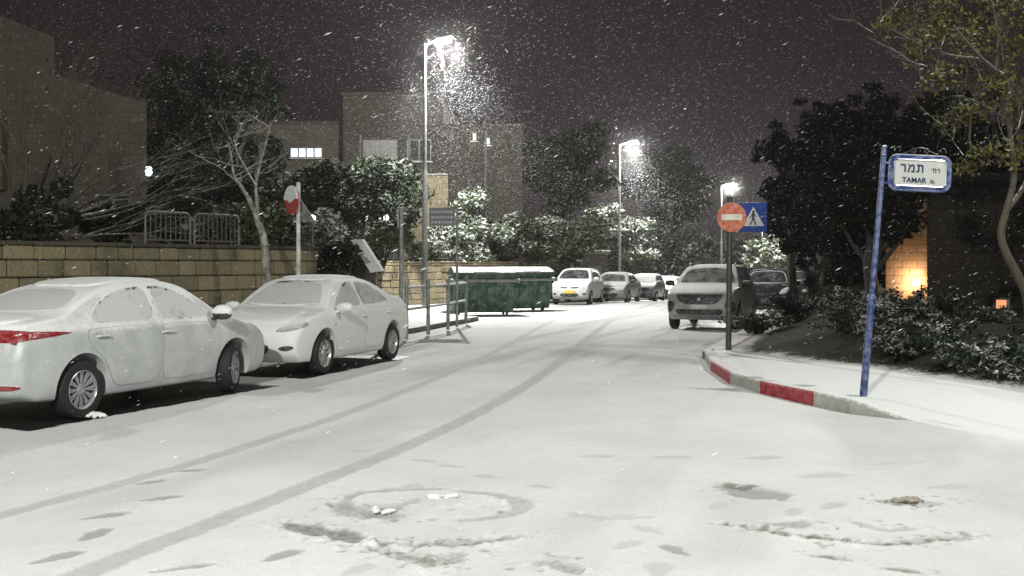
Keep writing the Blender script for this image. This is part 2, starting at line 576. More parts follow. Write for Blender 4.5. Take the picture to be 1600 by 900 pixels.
# crumbs of kicked-up snow and little pits along the scrapes
def crumbs(pp, n, spread, r0, r1, seed):
    rg = np.random.default_rng(seed)
    P = np.array(groundpts(pp))
    n = int(n * .7)
    q = P[rg.integers(0, len(P), n)] + rg.normal(size=(n, 2)) * np.array((spread, spread))
    for (x0, y0), r, u in zip(q, rg.uniform(r0, r1, n), rg.random(n)):
        k = np.where((abs(X - x0) < .12) & (abs(Y - y0) < .12))[0]
        d = np.hypot(X[k] - x0, Y[k] - y0) / r
        b = np.clip(1 - d * d, 0, 1)
        if u < .62: Z[k] += b ** .6 * r * .36 * (.6 + .8 * nzc[k])
        else:
            Z[k] -= b * .012
            np.maximum.at(wear_dim, k, b * .55)
            np.maximum.at(dirt, k, b * (.55 if u > .85 else .15))
crumbs([(535, 785), (548, 800), (590, 806), (640, 800), (700, 790), (810, 785)], 130, .16, .018, .045, 1)
crumbs([(450, 818), (530, 836), (620, 853), (690, 852), (815, 838)], 150, .11, .015, .04, 2)
crumbs([(580, 855), (640, 868), (680, 880), (720, 870)], 90, .10, .015, .04, 3)
crumbs([(1112, 817), (1230, 836), (1340, 851), (1450, 845), (1520, 837)], 150, .07, .014, .036, 4)
crumbs([(1370, 780), (1420, 790), (1470, 788)], 60, .10, .015, .035, 5)
crumbs([(840, 876), (900, 895)], 40, .10, .015, .035, 6)
crumbs([(1135, 765), (1210, 778)], 40, .12, .015, .03, 7)
crumbs([(1230, 815), (1380, 828), (1430, 826)], 50, .10, .015, .03, 8)
# a patch trodden bare
sel, d, t = polydist([gp(1152, 764), gp(1172, 770), gp(1196, 774)])
e = d + (nzf[sel] - .5) * .22 + (nzc[sel] - .5) * .05
m = 1 - sstep(.13, .22, e)
np.maximum.at(wear_dim, sel, m * .62)
Z[sel] -= m * .014
Z[sel] += (sstep(.14, .17, e) - sstep(.18, .34, e)) * .006
sel, d, t = polydist([gp(1140, 758), gp(1160, 762), gp(1176, 760)])
m = 1 - sstep(.03, .07, d + (nzc[sel] - .5) * .05)
np.maximum.at(dirt, sel, m * .7)

def bare_rect(cx, cy, ang, L, W, soft=.10, amount=.97):
    """no snow fell under a parked car"""
    dx, dy = X - cx, Y - cy
    a = abs(dx * math.sin(ang) + dy * math.cos(ang)) - L / 2
    b = abs(dx * math.cos(ang) - dy * math.sin(ang)) - W / 2
    e = np.maximum(a, b)
    k = np.where(e < .6)[0]
    m = 1 - sstep(-soft, soft * .7, e[k] + (nzf[k] - .5) * .16 + (nzc[k] - .5) * .06)
    np.maximum.at(bare, k, m * amount)
    Z[k] -= m * .02

# where the cars stand: contact point of the near rear / near front wheels -> pose
def pose(px_a, px_b, yard_a=None):
    return gp(*px_a), gp(*px_b)

CARS = {}
def car_pose(front, rear, wb, fx, half, near):
    """front/rear: ground points of the wheels on the side nearest the camera. near=-1 when that is the car's right side"""
    f, r = np.array(front), np.array(rear)
    d = (f - r) / np.linalg.norm(f - r)
    left = np.array((-d[1], d[0]))
    mid = f - d * fx            # fx: x of the front axle in the car's frame
    c = mid - left * half * near
    return c, math.atan2(d[1], d[0])
CARS['silver'] = car_pose(gp(357, 611), gp(118, 653), 2.70, 1.36, .77, -1)
CARS['white'] = car_pose(gp(500, 583), gp(611, 560), 2.64, 1.36, .76, 1)
for k, L, W in (('silver', 4.45, 2.02), ('white', 4.25, 1.86)):
    (cx, cy), a = CARS[k]
    bare_rect(cx, cy, math.pi / 2 - a, L, W, .07, 1.0)
def dirvec(deg): return np.array((math.sin(R(deg)), math.cos(R(deg))))
def front_pose(px, Yf, deg, half_len):
    c = np.array(((px - 800) / F * Yf, Yf)) + dirvec(deg) * half_len
    return c, R(-90 - deg)
CARS['suv'] = front_pose(1092, 27.9, 20, 2.22)
CARS['hatch'] = front_pose(889, 45.6, 15, 1.93)
CARS['row2'] = front_pose(950, 52.3, 17, 2.1)
CARS['row3'] = front_pose(997, 58.6, 18, 2.1)
CARS['row4'] = front_pose(1033, 65.0, 18, 2.1)
CARS['row5'] = front_pose(1052, 71.5, 18, 2.1)
CARS['dark'] = front_pose(1190, 35.0, 20, 2.2)
CARS['dark2'] = front_pose(1235, 42.0, 20, 2.2)
for k in ('suv', 'hatch', 'row2', 'row3', 'row4', 'row5', 'dark', 'dark2'):
    (cx, cy), a = CARS[k]
    bare_rect(cx, cy, math.pi / 2 - a, 4.0, 1.6, .14)

V = np.stack([X, Y, Z], 1)
ii = (np.arange(NV - 1)[:, None] * NU + np.arange(NU - 1)[None]).ravel()
Q = np.stack([ii, ii + 1, ii + NU + 1, ii + NU], 1)
me = fast_mesh('road', V, Q, True)
for nm, arr in (('wear_dim', np.clip(wear_dim, 0, 1)), ('dirt', np.clip(dirt, 0, 1)), ('bare', np.clip(bare, 0, 1))):
    a = me.attributes.new(nm, 'FLOAT', 'POINT')
    a.data.foreach_set('value', arr.astype(np.float32))
tag(link('road', me, None, [MAT['road']]), kind='structure')

# pavements with kerbs --------------------------------------------------------------
def loft_sheet(name, A, B, za, zb, n, m, mat, noise=.0, seed=1):
    A, B = resample(A, n), resample(B, n)
    za, zb = np.interp(np.linspace(0, 1, n), np.linspace(0, 1, len(za)), za), np.interp(np.linspace(0, 1, n), np.linspace(0, 1, len(zb)), zb)
    t = np.linspace(0, 1, m)
    P = A[:, None, :] * (1 - t)[None, :, None] + B[:, None, :] * t[None, :, None]
    z = za[:, None] * (1 - t) + zb[:, None] * t
    z = z + noise * (fbm(P[..., 0] * 2, P[..., 1] * 2, 4, seed) - .5) + drop(P[..., 1])
    V = np.concatenate([P, z[..., None]], 2).reshape(-1, 3)
    ii = (np.arange(n - 1)[:, None] * m + np.arange(m - 1)[None]).ravel()
    Q = np.stack([ii, ii + 1, ii + m + 1, ii + m], 1)
    me = fast_mesh(name, V, Q, True)
    o = link(name, me, None, [mat])
    bm = bmesh.new(); bm.from_mesh(me)
    bm.faces.ensure_lookup_table()
    if bm.faces[0].normal.z < 0: bmesh.ops.reverse_faces(bm, faces=bm.faces)
    bm.to_mesh(me); bm.free()
    return o

# right-hand corner: (x, y, height, material of the run that starts here)
KR = [(14.6, 54.5, .14, 2), (9.7, 39.4, .14, 2), (6.15, 28.2, .14, 2), (3.35, 19.4, .15, 2), (*gp(1101, 562), .15, 1), (*gp(1110, 579), .16, 0), (*gp(1141, 600), .165, 1),
      (*gp(1187, 615), .165, 0), (*gp(1230, 625), .165, 0), (*gp(1271, 634), .165, 1), (*gp(1327, 645), .15, 1), (*gp(1385, 653), .06, 1), (*gp(1424, 658), .006, 3), (4.75, 10.2, .004, 3), (6.2, 7.0, .004, 3), (8.5, 3.0, .004, 3)]
kb = MB()
def offset_line(P, w):
    P = np.array(P, float)
    T = np.gradient(P, axis=0)
    T /= np.linalg.norm(T, axis=1)[:, None]
    return P + np.stack([-T[:, 1], T[:, 0]], 1) * w
kp = np.array([k[:2] for k in KR]); ko = offset_line(kp, .16); kb_in = offset_line(kp, .02)
for i in range(len(KR) - 1):
    a, b = KR[i], KR[i + 1]
    gap = .006
    pa, pb = kp[i] + (kp[i + 1] - kp[i]) * gap, kp[i] + (kp[i + 1] - kp[i]) * (1 - gap)
    da, db = drop(a[1]), drop(b[1])
    oa, ob, ia, ib = ko[i], ko[i + 1], kb_in[i], kb_in[i + 1]
    vs = [(*pa, da - .08), (*pb, db - .08), (*pb, db + b[2] - .02), (*pa, da + a[2] - .02), (*ia, da + a[2]), (*ib, db + b[2]), (*oa, da + a[2] + .003), (*ob, db + b[2] + .003), (*oa, da - .08), (*ob, db - .08)]
    kb.add(vs, [(0, 1, 2, 3), (3, 2, 5, 4), (4, 5, 7, 6), (6, 7, 9, 8), (0, 3, 4, 6, 8), (1, 9, 7, 5, 2)], a[3])
tag(kb.build('kerb', [MAT['kerb_red'], MAT['kerb_white'], MAT['kerb_grey'], MAT['snow']]), kind='structure')

BR = [(15.1, 54.0), (10.25, 39.2), (6.65, 28.0), (3.85, 19.6), (3.72, 18.5), (4.3, 17.3), (5.0, 16.3), (5.5, 14.6), (5.95, 12.8), (6.6, 11.2), (7.6, 9.0), (9.2, 6.0), (11.5, 2.6)]
tag(loft_sheet('pavement', ko + (ko - kp) * -.02, BR, [k[2] for k in KR], [.16] * 11 + [.05, .02], 160, 14, MAT['pave'], .03, 4), kind='structure')
BR2 = [(40, 60), (36, 45), (28, 34), (24, 27), (23, 25), (23, 23), (23, 21), (23, 19), (23, 16), (23, 13), (23, 10), (24, 6), (25, 2)]
def bank():
    A, B = resample(BR, 120), resample(BR2, 120)
    A = A - (B - A) / np.linalg.norm(B - A, axis=1)[:, None] * .12
    d = np.concatenate([np.linspace(0, 5, 50), np.linspace(5.4, 18, 24)])
    D = (B - A) / np.linalg.norm(B - A, axis=1)[:, None]
    P = A[:, None] + D[:, None] * d[None, :, None]
    n = fbm(P[..., 0] * 1.5, P[..., 1] * 1.5, 5, 12) - .5
    n2 = fbm(P[..., 0] * 8, P[..., 1] * 8, 3, 13) - .5
    z = .15 + .55 * sstep(0, 3.2, d)[None] + .02 * np.maximum(d - 3, 0)[None] + (.16 * n + .06 * n2) * sstep(0, .7, d)[None] + drop(P[..., 1])
    V = np.concatenate([P, z[..., None]], 2).reshape(-1, 3)
    m = len(d)
    ii = (np.arange(119)[:, None] * m + np.arange(m - 1)[None]).ravel()
    Q = np.stack([ii, ii + m, ii + m + 1, ii + 1], 1)
    me = fast_mesh('earth_bank', V, Q, True)
    a = me.attributes.new('cover', 'FLOAT', 'POINT')
    cov = (1 - sstep(-.1, .85, d))[None] + np.zeros((120, 1))
    a.data.foreach_set('value', cov.ravel().astype(np.float32))
    bm = bmesh.new(); bm.from_mesh(me)
    bm.faces.ensure_lookup_table()
    if bm.faces[0].normal.z < 0: bmesh.ops.reverse_faces(bm, faces=bm.faces)
    bm.to_mesh(me); bm.free()
    return link('earth_bank', me, None, [MAT['soil']])
tag(bank(), kind='structure')

KL = [(-10.4, 4.0), (-8.0, 9.6), (-6.75, 12.9), (-4.95, 18.0), (-3.75, 22.0), gp(636, 523), gp(690, 512), gp(742, 503), (-0.95, 32.9), (-1.5, 33.6), (-2.6, 34.8), (-2.3, 36.4), (-1.5, 38.4), (1.0, 45.5), (10.9, 75.5), (22.0, 109.0)]
BL = [(-13.5, 5.0), (-11.7, 10.5), (-10.0, 14.3), (-8.0, 17.3), (-5.2, 21.6), (-4.4, 26), (-4.7, 29), (-4.9, 33), (-5.0, 36), (-4.9, 38), (-4.7, 39.6), (-4.4, 40.2), (-2.5, 43.2), (.5, 48), (8.0, 74), (19, 109)]
kl = MB()
kpL = resample(KL, 60)
koL = offset_line(kpL, .15)
for i in range(59):
    a, b = kpL[i], kpL[i + 1]
    da, db = float(drop(a[1])), float(drop(b[1]))
    oa, ob = koL[i], koL[i + 1]
    kl.add([(*a, da - .08), (*b, db - .08), (*b, db + .13), (*a, da + .13), (*oa, da + .135), (*ob, db + .135)], [(0, 1, 2, 3), (3, 2, 5, 4)], 0)
tag(kl.build('kerb', [MAT['kerb_grey']]), kind='structure')
tag(loft_sheet('pavement', koL, BL, [.132] * 4, [.14] * 4, 160, 10, MAT['pave'], .02, 7), kind='structure')

# raised gardens behind the walls on the left
TA = [(-12.4, 10.0), (-8.2, 17.1), (-4.55, 22.9), (-5.3, 27.5), (-5.2, 36), (-4.8, 40.4), (1.3, 50.2), (9.0, 76), (20, 111)]
TB = [(-60, 10), (-60, 24), (-60, 40), (-60, 55), (-60, 65), (-60, 75), (-60, 95), (-60, 120), (-20, 150)]
ob_ = loft_sheet('terrace', TA, TB, [1.72, 1.72, 1.72, 1.6, 1.5, 1.5, 1.45, 1.2, 1.0], [2.2] * 4, 90, 24, MAT['terrace'], .25, 31)
tag(ob_, kind='structure')

# ------------------------------------------------------------------ street lamps
def street_lamp(loc, rz, label, arm=.72, hgt=9.45, aim_at=None, power=1.0):
    t = thing('street_lamp', label, 'street lamp', loc, rz, 'street lamps along the road')
    m = MB()
    m.lathe([(.0, .0), (.15, .0), (.15, .06), (.105, .08), (.10, 1.0), (.092, 4.85), (.075, 4.9), (.065, 5.0), (.056, hgt - .1), (.05, hgt), (0, hgt + .02)], n=16)
    m.build('pole', MAT['lamp_pole'], t, True)
    m = MB()
    m.tube([(0, 0, hgt - .12), (.12, 0, hgt), (.3, 0, hgt + .07), (arm - .2, 0, hgt + .12)], [.045, .042, .038, .034], 8)
    m.build('arm', MAT['lamp_pole'], t, True)
    m = MB()
    rr = Matrix.Rotation(R(-8), 3, 'Y')
    m.bevbox((arm, 0, hgt + .17), (.62, .30, .09), .04, rot=rr)
    head = m.build('lamp_head', MAT['lamp_pole'], t, True)
    m = MB()
    n = 20
    prof = [(0, -.13), (.09, -.115), (.15, -.075), (.175, -.02), (.16, .012), (0, .012)]
    m.lathe(prof, (0, 0, 0), 'z', n)
    m.v = [(v[0] * 1.45 + arm, v[1] * .78, v[2] + hgt + .115 + (v[0] * 1.45) * .14) for v in m.v]
    m.build('lens', MAT['lens'], t, True)
    L = bpy.data.lights.new('lamp_light', 'SPOT' if aim_at else 'POINT')
    L.energy = LAMP_W * power
    if aim_at:
        L.spot_size, L.spot_blend = R(126), .7
    L.color = LAMP_COL
    L.shadow_soft_size = .12
    lo = bpy.data.objects.new('lamp_light', L)
    lo.location = (arm, 0, hgt - .22)
    COL.objects.link(lo)
    lo.parent = t
    if aim_at:      # optic throws the light out over the road
        a = Vector(aim_at) - Vector(loc) - Matrix.Rotation(rz, 3, 'Z') @ Vector(lo.location)
        lo.rotation_euler = (Matrix.Rotation(-rz, 3, 'Z') @ a).to_track_quat('-Z', 'Y').to_euler()
    return t
aim = R(-8)
street_lamp(((664 - 800) / F * 39.4, 39.4, .12), aim, 'tall lit street lamp behind the guard rail, brightest and nearest in the row')
street_lamp(((968 - 800) / F * 67.5, 67.5, float(drop(67.5)) + .1), aim, 'lit street lamp rising above the snowy trees behind the far row of parked cars', .78)
street_lamp(((1127 - 800) / F * 93.5, 93.5, float(drop(93.5)) + .1), aim, 'distant lit street lamp just left of the round no entry sign', .75)
street_lamp((34.6, 152.0, float(drop(152))), R(180), 'farthest street lamp, a small light right of the blue crossing sign', .75)
# two unseen lamps; the one behind the viewer is added to fill the foreground
street_lamp((9.6, 10.3, .14), R(165), 'street lamp on the near right pavement beside the leafy tree', .75, aim_at=(-1.0, 13, 0), power=.30)
street_lamp((-5.0, -7.0, 0), R(50), 'added street lamp behind the viewer, filling the foreground with light', .75, power=1.42)

# ------------------------------------------------------------------ stone walls
def stone_wall(name, label, A, B, h, thick, course, mats, z0=0.0, seed=1, cope=.0, lmin=.3, lmax=.62, top=None, rough=.05):
    rnd = random.Random(seed)
    A, B = Vector((*A, 0)), Vector((*B, 0))
    L = (B - A).length
    ang = math.atan2(B.y - A.y, B.x - A.x)
    t = thing(name, label, 'wall', (A.x, A.y, z0), ang)
    m = MB()
    z = 0.0
    while z < h - .04:
        c = min(course * rnd.uniform(.88, 1.1), h - z)
        if h - z - c < .08: c = h - z
        x = -rnd.uniform(0, .2)
        while x < L:
            l = rnd.uniform(lmin, lmax)
            x0, x1 = max(0, x), min(L, x + l)
            hh = c if top is None else min(c, top((x0 + x1) / 2) - z)
            if x1 - x0 > .06 and hh > .05:
                dpt = rnd.uniform(0, rough)
                m.bevbox(((x0 + x1) / 2, thick / 2 - dpt / 2, z + hh / 2), (x1 - x0 - .018, thick + dpt, hh - .018), .022)
            x += l
        z += c
    m.build('stonework', mats[0], t)
    m = MB()
    if top is None:
        m.box((L / 2, thick / 2 + .012, h / 2), (L - .02, thick - .05, h - .02))
    else:
        xs = np.linspace(0.01, L - .01, 20)
        poly = [(0.01, 0)] + [(float(L - .01), 0)] + [(float(x), max(.02, top(float(x)) - .03)) for x in xs[::-1]]
        m.prism(poly, .03, thick - .02, 'xz')
    m.build('mortar', mats[1], t)
    if cope:
        m = MB()
        x = 0
        while x < L:
            l = min(rnd.uniform(.7, 1.1), L - x)
            m.bevbox((x + l / 2, thick / 2, h + cope / 2), (l - .01, thick + .10, cope), .02)
            x += l
        m.build('coping', mats[2], t)
    return t
STONE = stonemat('tan_stone', (.26, .22, .13), (.17, .15, .095), (.05, .052, .032))
STONE2 = stonemat('pale_stone', (.34, .28, .18), (.24, .205, .14), (.12, .10, .07))
STONE3 = stonemat('dark_stone', (.10, .085, .06), (.06, .055, .04), (.03, .03, .02), .8)
MORT = plain('mortar', (.022, .02, .014), .95)
CORNER = np.array((-4.08, 23.0))
wdir = np.array((3.82, 6.0)) / np.linalg.norm((3.82, 6.0))
wA = CORNER - wdir * 14
stone_wall('stone_wall', 'long coursed tan stone retaining wall behind the two near white cars', wA, CORNER, 1.86, .35, .262, (STONE, MORT, STONE3), .1, 3, .07)
stone_wall('stone_wall', 'low tan stone wall behind the green dumpsters and guard rail', (-4.75, 40.2), (1.74, 50.2), 1.66, .3, .26, (STONE2, MORT, STONE2), .08, 8, .06, .35, .8)
# stair cheek with sloping snowed coping
ct = at(556, 374, 26.0); cbm = at(592, 424, 26.6)
sl = (cbm.x - ct.x)
def cheek():
    t = thing('stair_wall', 'dark stone stair side wall with a sloping snow covered coping slab', 'stair wall', (ct.x, ct.y, .1), 0)
    m = MB()
    zt, zb = ct.z - .1, cbm.z - .1
    m.prism([(-.62, 0), (sl, 0), (sl, zb - .05), (0, zt - .05), (-.62, zt - .05)], 0, .42, 'xz')
    m.build('wall_body', STONE3, t)
    m = MB()
    m.prism([(-.10, zt - .02), (.17, zt + .0), (sl + .17, zb + .02), (sl - .10, zb - .03)], -.16, .30, 'xz')
    m.build('coping', MAT['board'], t)
    m = MB()
    m.prism([(-1.0, 0), (-.64, 0), (-.64, .95), (-1.0, .95)], .05, .5, 'xz')
    m.prism([(-1.02, .955), (-.63, .955), (-.63, 1.0), (-1.02, 1.0)], 0.02, .5, 'xz')
    m.build('step_block', STONE3, t)
cheek()

# ------------------------------------------------------------------ railings
def fence_panel(first, A, B, z, h=.88):
    A, B = Vector((*A, z)), Vector((*B, z))
    L = (B - A).length
    t = thing('fence_panel', 'x', 'fence panel', A, math.atan2(B.y - A.y, B.x - A.x), 'tubular fence panels on the walls')
    m = MB()
    r = .10
    pts = [(.03, 0, 0), (.03, 0, h - r)] + [(.03 + r - r * math.cos(a), 0, h - r + r * math.sin(a)) for a in (.4, .8, 1.2)] + [(.03 + r, 0, h), (L - .03 - r, 0, h)]
    pts += [(L - .03 - r + r * math.sin(a), 0, h - r + r * math.cos(a)) for a in (.4, .8, 1.2)] + [(L - .03, 0, h - r), (L - .03, 0, 0)]
    m.tube(pts, .024, 7)
    m.build('frame', MAT['fence'], t, True)
    m = MB()
    m.tube([(.03, 0, .1), (L - .03, 0, .1)], .016, 6)
    n = int(L / .115)
    for i in range(1, n):
        x = .03 + (L - .06) * i / n
        m.tube([(x, 0, .1), (x, 0, h - .01)], .009, 5)
    m.build('bars', MAT['fence'], t, True)
    return t
fl = [(235, 309), (312, 385)]
def wallpt(px):
    k = (px - 800) / F
    s = (CORNER[0] - k * CORNER[1]) / (wdir[0] - k * wdir[1])
    return CORNER - wdir * s + np.array((-wdir[1], wdir[0])) * .17
txt = ['clearest grey tube fence panel with rounded corners, right of the house corner', 'fence panel half hidden by the shrub left of the pale tree', 'fence panel behind the pale forked tree on the stone wall']
for (a, b), l in zip(fl, txt):
    f = fence_panel(None, wallpt(a), wallpt(b), 2.0, .60)
    f['label'] = l
lowA, lowD = np.array((-4.75, 40.35)), np.array((6.49, 10.0))
def lowpt(px):
    k = (px - 800) / F
    s = (k * lowA[1] - lowA[0]) / (lowD[0] - k * lowD[1])
    return lowA + lowD * s
for (a, b), l in zip([(598, 616), (618, 640), (642, 662), (664, 700), (702, 745)],
                     ['thin fence panel beside the sloping coping slab', 'thin fence panel left of the tan rounded facade', 'thin fence panel below the tan rounded facade', 'thin fence panel under the grey lettered plate', 'thin fence panel behind the dumpster lid']):
    a, b = lowpt(a), lowpt(b)
    f = fence_panel(None, a, b, 1.8, .75)
    f['label'] = l

# guard rail at the corner
def guard_rail():
    base = [(gp(635, 523, .13)), gp(669, 516, .13), gp(700, 509, .13), gp(728, 500, .13)]
    t = thing('guard_rail', 'galvanised pedestrian guard rail with snow on its two rails at the kerb corner', 'guard rail', (*base[0], .13))
    o = Vector((*base[0], .13))
    P = [Vector((*b, .13)) - o for b in base]
    for p in P:
        m = MB()
        m.tube([p - Vector((0, 0, .1)), p + Vector((0, 0, 1.13))], .045, 10)
        m.lathe([(.055, 1.11), (.055, 1.15), (.03, 1.18), (0, 1.185)], p, 'z', 10)
        m.build('post', MAT['galv'], t, True)
    for h in (1.03, .55):
        m = MB()
        m.tube([p + Vector((0, 0, h)) for p in P], .032, 8)
        m.build('rail', MAT['galv'], t, True)
guard_rail()
# ------------------------------------------------------------------ posts and signs on the left
def signpost(px, ytop, ybase, label, r=.035):
    x, y = gp(px, ybase, .13)
    t = thing('signpost', label, 'signpost', (x, y, .13))
    zt = at(px, ytop, y).z - .13
    m = MB(); m.tube([(0, 0, -.1), (0, 0, zt)], r, 10)
    m.lathe([(r + .006, zt - .02), (r + .006, zt + .015), (0, zt + .03)], (0, 0, 0), 'z', 10)
    m.build('pole', MAT['galv'], t, True)
    return t, y, zt
t, y, zt = signpost(627, 326, 521, 'bare grey post left of the guard rail, a sign seen edge on at its top', .045)
m = MB(); m.bevbox((-.05, -.02, zt - .22), (.03, .34, .40), .008); m.build('sign_plate', MAT['galv'], t)
t, y, zt = signpost(714, 320, 505, 'thin pole by the guard rail carrying a grey plate with two lines of lettering')
m = MB()
wp, hp = 40 / F * y, 28 / F * y
c = at(691, 339, y)
ox = c.x - t.location.x; oz = c.z - .13
m.bevbox((ox, -.05, oz), (wp, .02, hp), .006)
pl = m.build('sign_plate', plain('grey_plate', (.12, .12, .135), .5), t)
rnd = random.Random(4)
PALE = plain('pale_lettering', (.38, .38, .40), .6)
for row, n in ((.28, 7), (-.02, 8), (-.3, 6)):
    x = -.42
    m = MB()
    while x < .4:
        l = rnd.uniform(.05, .11)
        m.box((ox + x * wp + l * wp / 2, -.063, oz + row * hp), (l * wp, .006, hp * .13))
        x += l + .035
    m.build('lettering', PALE, t)

# round sign seen at an angle, its upper half plastered with snow
def round_sign():
    Y0 = 21.3
    p = at(466, 430, Y0)
    t = thing('road_sign', 'red round road sign on a white pole, upper half plastered with snow', 'road sign', (p.x, Y0, .13))
    m = MB(); m.tube([(0, 0, -.1), (.0, 0, 3.12)], .042, 10); m.build('pole', snowy('white_pole', (.38, .40, .38), .5, lo=.3, hi=.6, dust=.6), t, True)
    cz = at(455, 313, Y0).z - .13
    rot = Matrix.Rotation(R(-52), 4, 'Z')
    def disc(r, d0, d1, cut=None):
        m = MB()
        if cut is None:
            m.lathe([(0, d0), (r, d0), (r, d1), (0, d1)], (0, 0, 0), 'y', 32)
        else:
            pts = [(r * math.cos(a), r * math.sin(a)) for a in np.linspace(R(cut), R(180 - cut), 20)]
            pts += [(-r * .5, r * .02), (-r * .1, -r * .18), (r * .3, -r * .05), (r * .6, r * .1)]
            m.prism(pts, d0, d1, 'xz')
        m.v = [tuple((rot @ Vector(v)) + Vector((-.10, -.07, cz))) for v in m.v]
        return m
    disc(.28, -.02, .0).build('sign_disc', MAT['sign_red'], t, True)
    disc(.278, -.045, -.021, 2).build('snow_crust', MAT['dirty_snow2'] if 'dirty_snow2' in MAT else MAT['snow'], t)
    m = MB()
    a = .40
    tri = [(-.1, .26), (.28, -.24), (-.24, -.24)]
    m.prism(tri, .0, .02, 'xz')
    r2 = Matrix.Rotation(R(-20), 4, 'Z')
    m.v = [tuple((r2 @ Vector(v)) + Vector((.08, .06, cz - .18))) for v in m.v]
    m.build('sign_back', snowy('grey_sign_back', (.10, .105, .085), .6, dust=.15), t)
round_sign()

# ------------------------------------------------------------------ signs on the right
def crossing_sign():
    x, y = gp(1138, 549, .14)
    t = thing('road_sign', 'round orange red no entry sign and blue pedestrian crossing sign on one dark post', 'road sign', (x, y, .14))
    zt = at(1140, 311, y).z - .14
    m = MB(); m.tube([(0, 0, -.15), (.03, 0, zt)], [.052, .048], 12); m.lathe([(.056, 0), (.056, .03), (.02, .05), (0, .05)], (.03, 0, zt), 'z', 12)
    m.build('pole', plain('dark_green_post', (.035, .042, .036), .5), t, True)
    cz = at(1142, 340, y).z - .14
    r = 23 / F * y
    m = MB()
    m.lathe([(0, -.10), (r * .985, -.10), (r, -.095), (r, -.078), (0, -.078)], (.04, 0, cz), 'y', 48)
    d = m.build('no_entry_disc', MAT['orange_red'], t, True)
    m = MB()
    m.bevbox((.04, -.105, cz), (r * 1.42, .012, r * .40), .004)
    m.build('bar', snowy('weathered_white', (.55, .50, .40), .5, dust=.3), d)
    s = 46 / F * y / 2
    cx = at(1176, 340, y).x - x
    m = MB()
    m.bevbox((cx, -.04, cz + .005), (2 * s * .93, .02, 2 * s * 1.0), .006)
    p = m.build('crossing_panel', MAT['blue_sign'], t)
    m = MB()
    tri = [(cx - s * .74, cz - .58 * s), (cx + s * .74, cz - .58 * s), (cx, cz + .72 * s)]
    m.prism(tri, -.058, -.052, 'xz')
    m.build('triangle', MAT['white_sign'], p)
    m = MB()
    k = s
    def q(a, b): return (cx + a * k, cz + b * k)
    m.prism([q(.09 * math.cos(a), .40 + .085 * math.sin(a)) for a in np.linspace(0, 6.28, 12, endpoint=False)], -.066, -.061, 'xz')
    def limb(pts, wd):
        for (a, b) in zip(pts[:-1], pts[1:]):
            dx, dz = b[0] - a[0], b[1] - a[1]
            l = math.hypot(dx, dz); ux, uz = -dz / l * wd, dx / l * wd
            m.prism([q(a[0] + ux, a[1] + uz), q(b[0] + ux * .8, b[1] + uz * .8), q(b[0] - ux * .8, b[1] - uz * .8), q(a[0] - ux, a[1] - uz)], -.066 - wd * .01, -.0605, 'xz')
    limb([(0, .32), (-.02, -.05)], .085)
    limb([(-.02, -.02), (-.10, -.26), (-.24, -.50)], .05)
    limb([(0, -.03), (.10, -.26), (.14, -.52)], .05)
    limb([(0, .28), (-.16, .08), (-.26, .0)], .032)
    limb([(.02, .28), (.15, .10), (.22, .06)], .032)
    m.build('pedestrian', MAT['black'], p)
    for k in (.12, -.12):
        m = MB(); m.tube([(.03, -.02, cz + k), (cx, -.02, cz + k)], .015, 6); m.build('bracket', MAT['galv'], t, True)
crossing_sign()

def text_mesh(body, size, mat, name, parent, M, bold=.0):
    cu = bpy.data.curves.new('lettering', 'FONT')
    cu.body = body
    cu.size = size
    cu.align_x = 'CENTER'
    cu.align_y = 'CENTER'
    cu.extrude = .002
    cu.offset = bold
    tmp = bpy.data.objects.new('tmp', cu)
    COL.objects.link(tmp)
    bpy.context.view_layer.update()
    dg = bpy.context.evaluated_depsgraph_get()
    me = bpy.data.meshes.new_from_object(tmp.evaluated_get(dg))
    bpy.data.objects.remove(tmp)
    me.transform(M)
    me.materials.clear()
    me.name = name
    return link(name, me, parent, [mat])

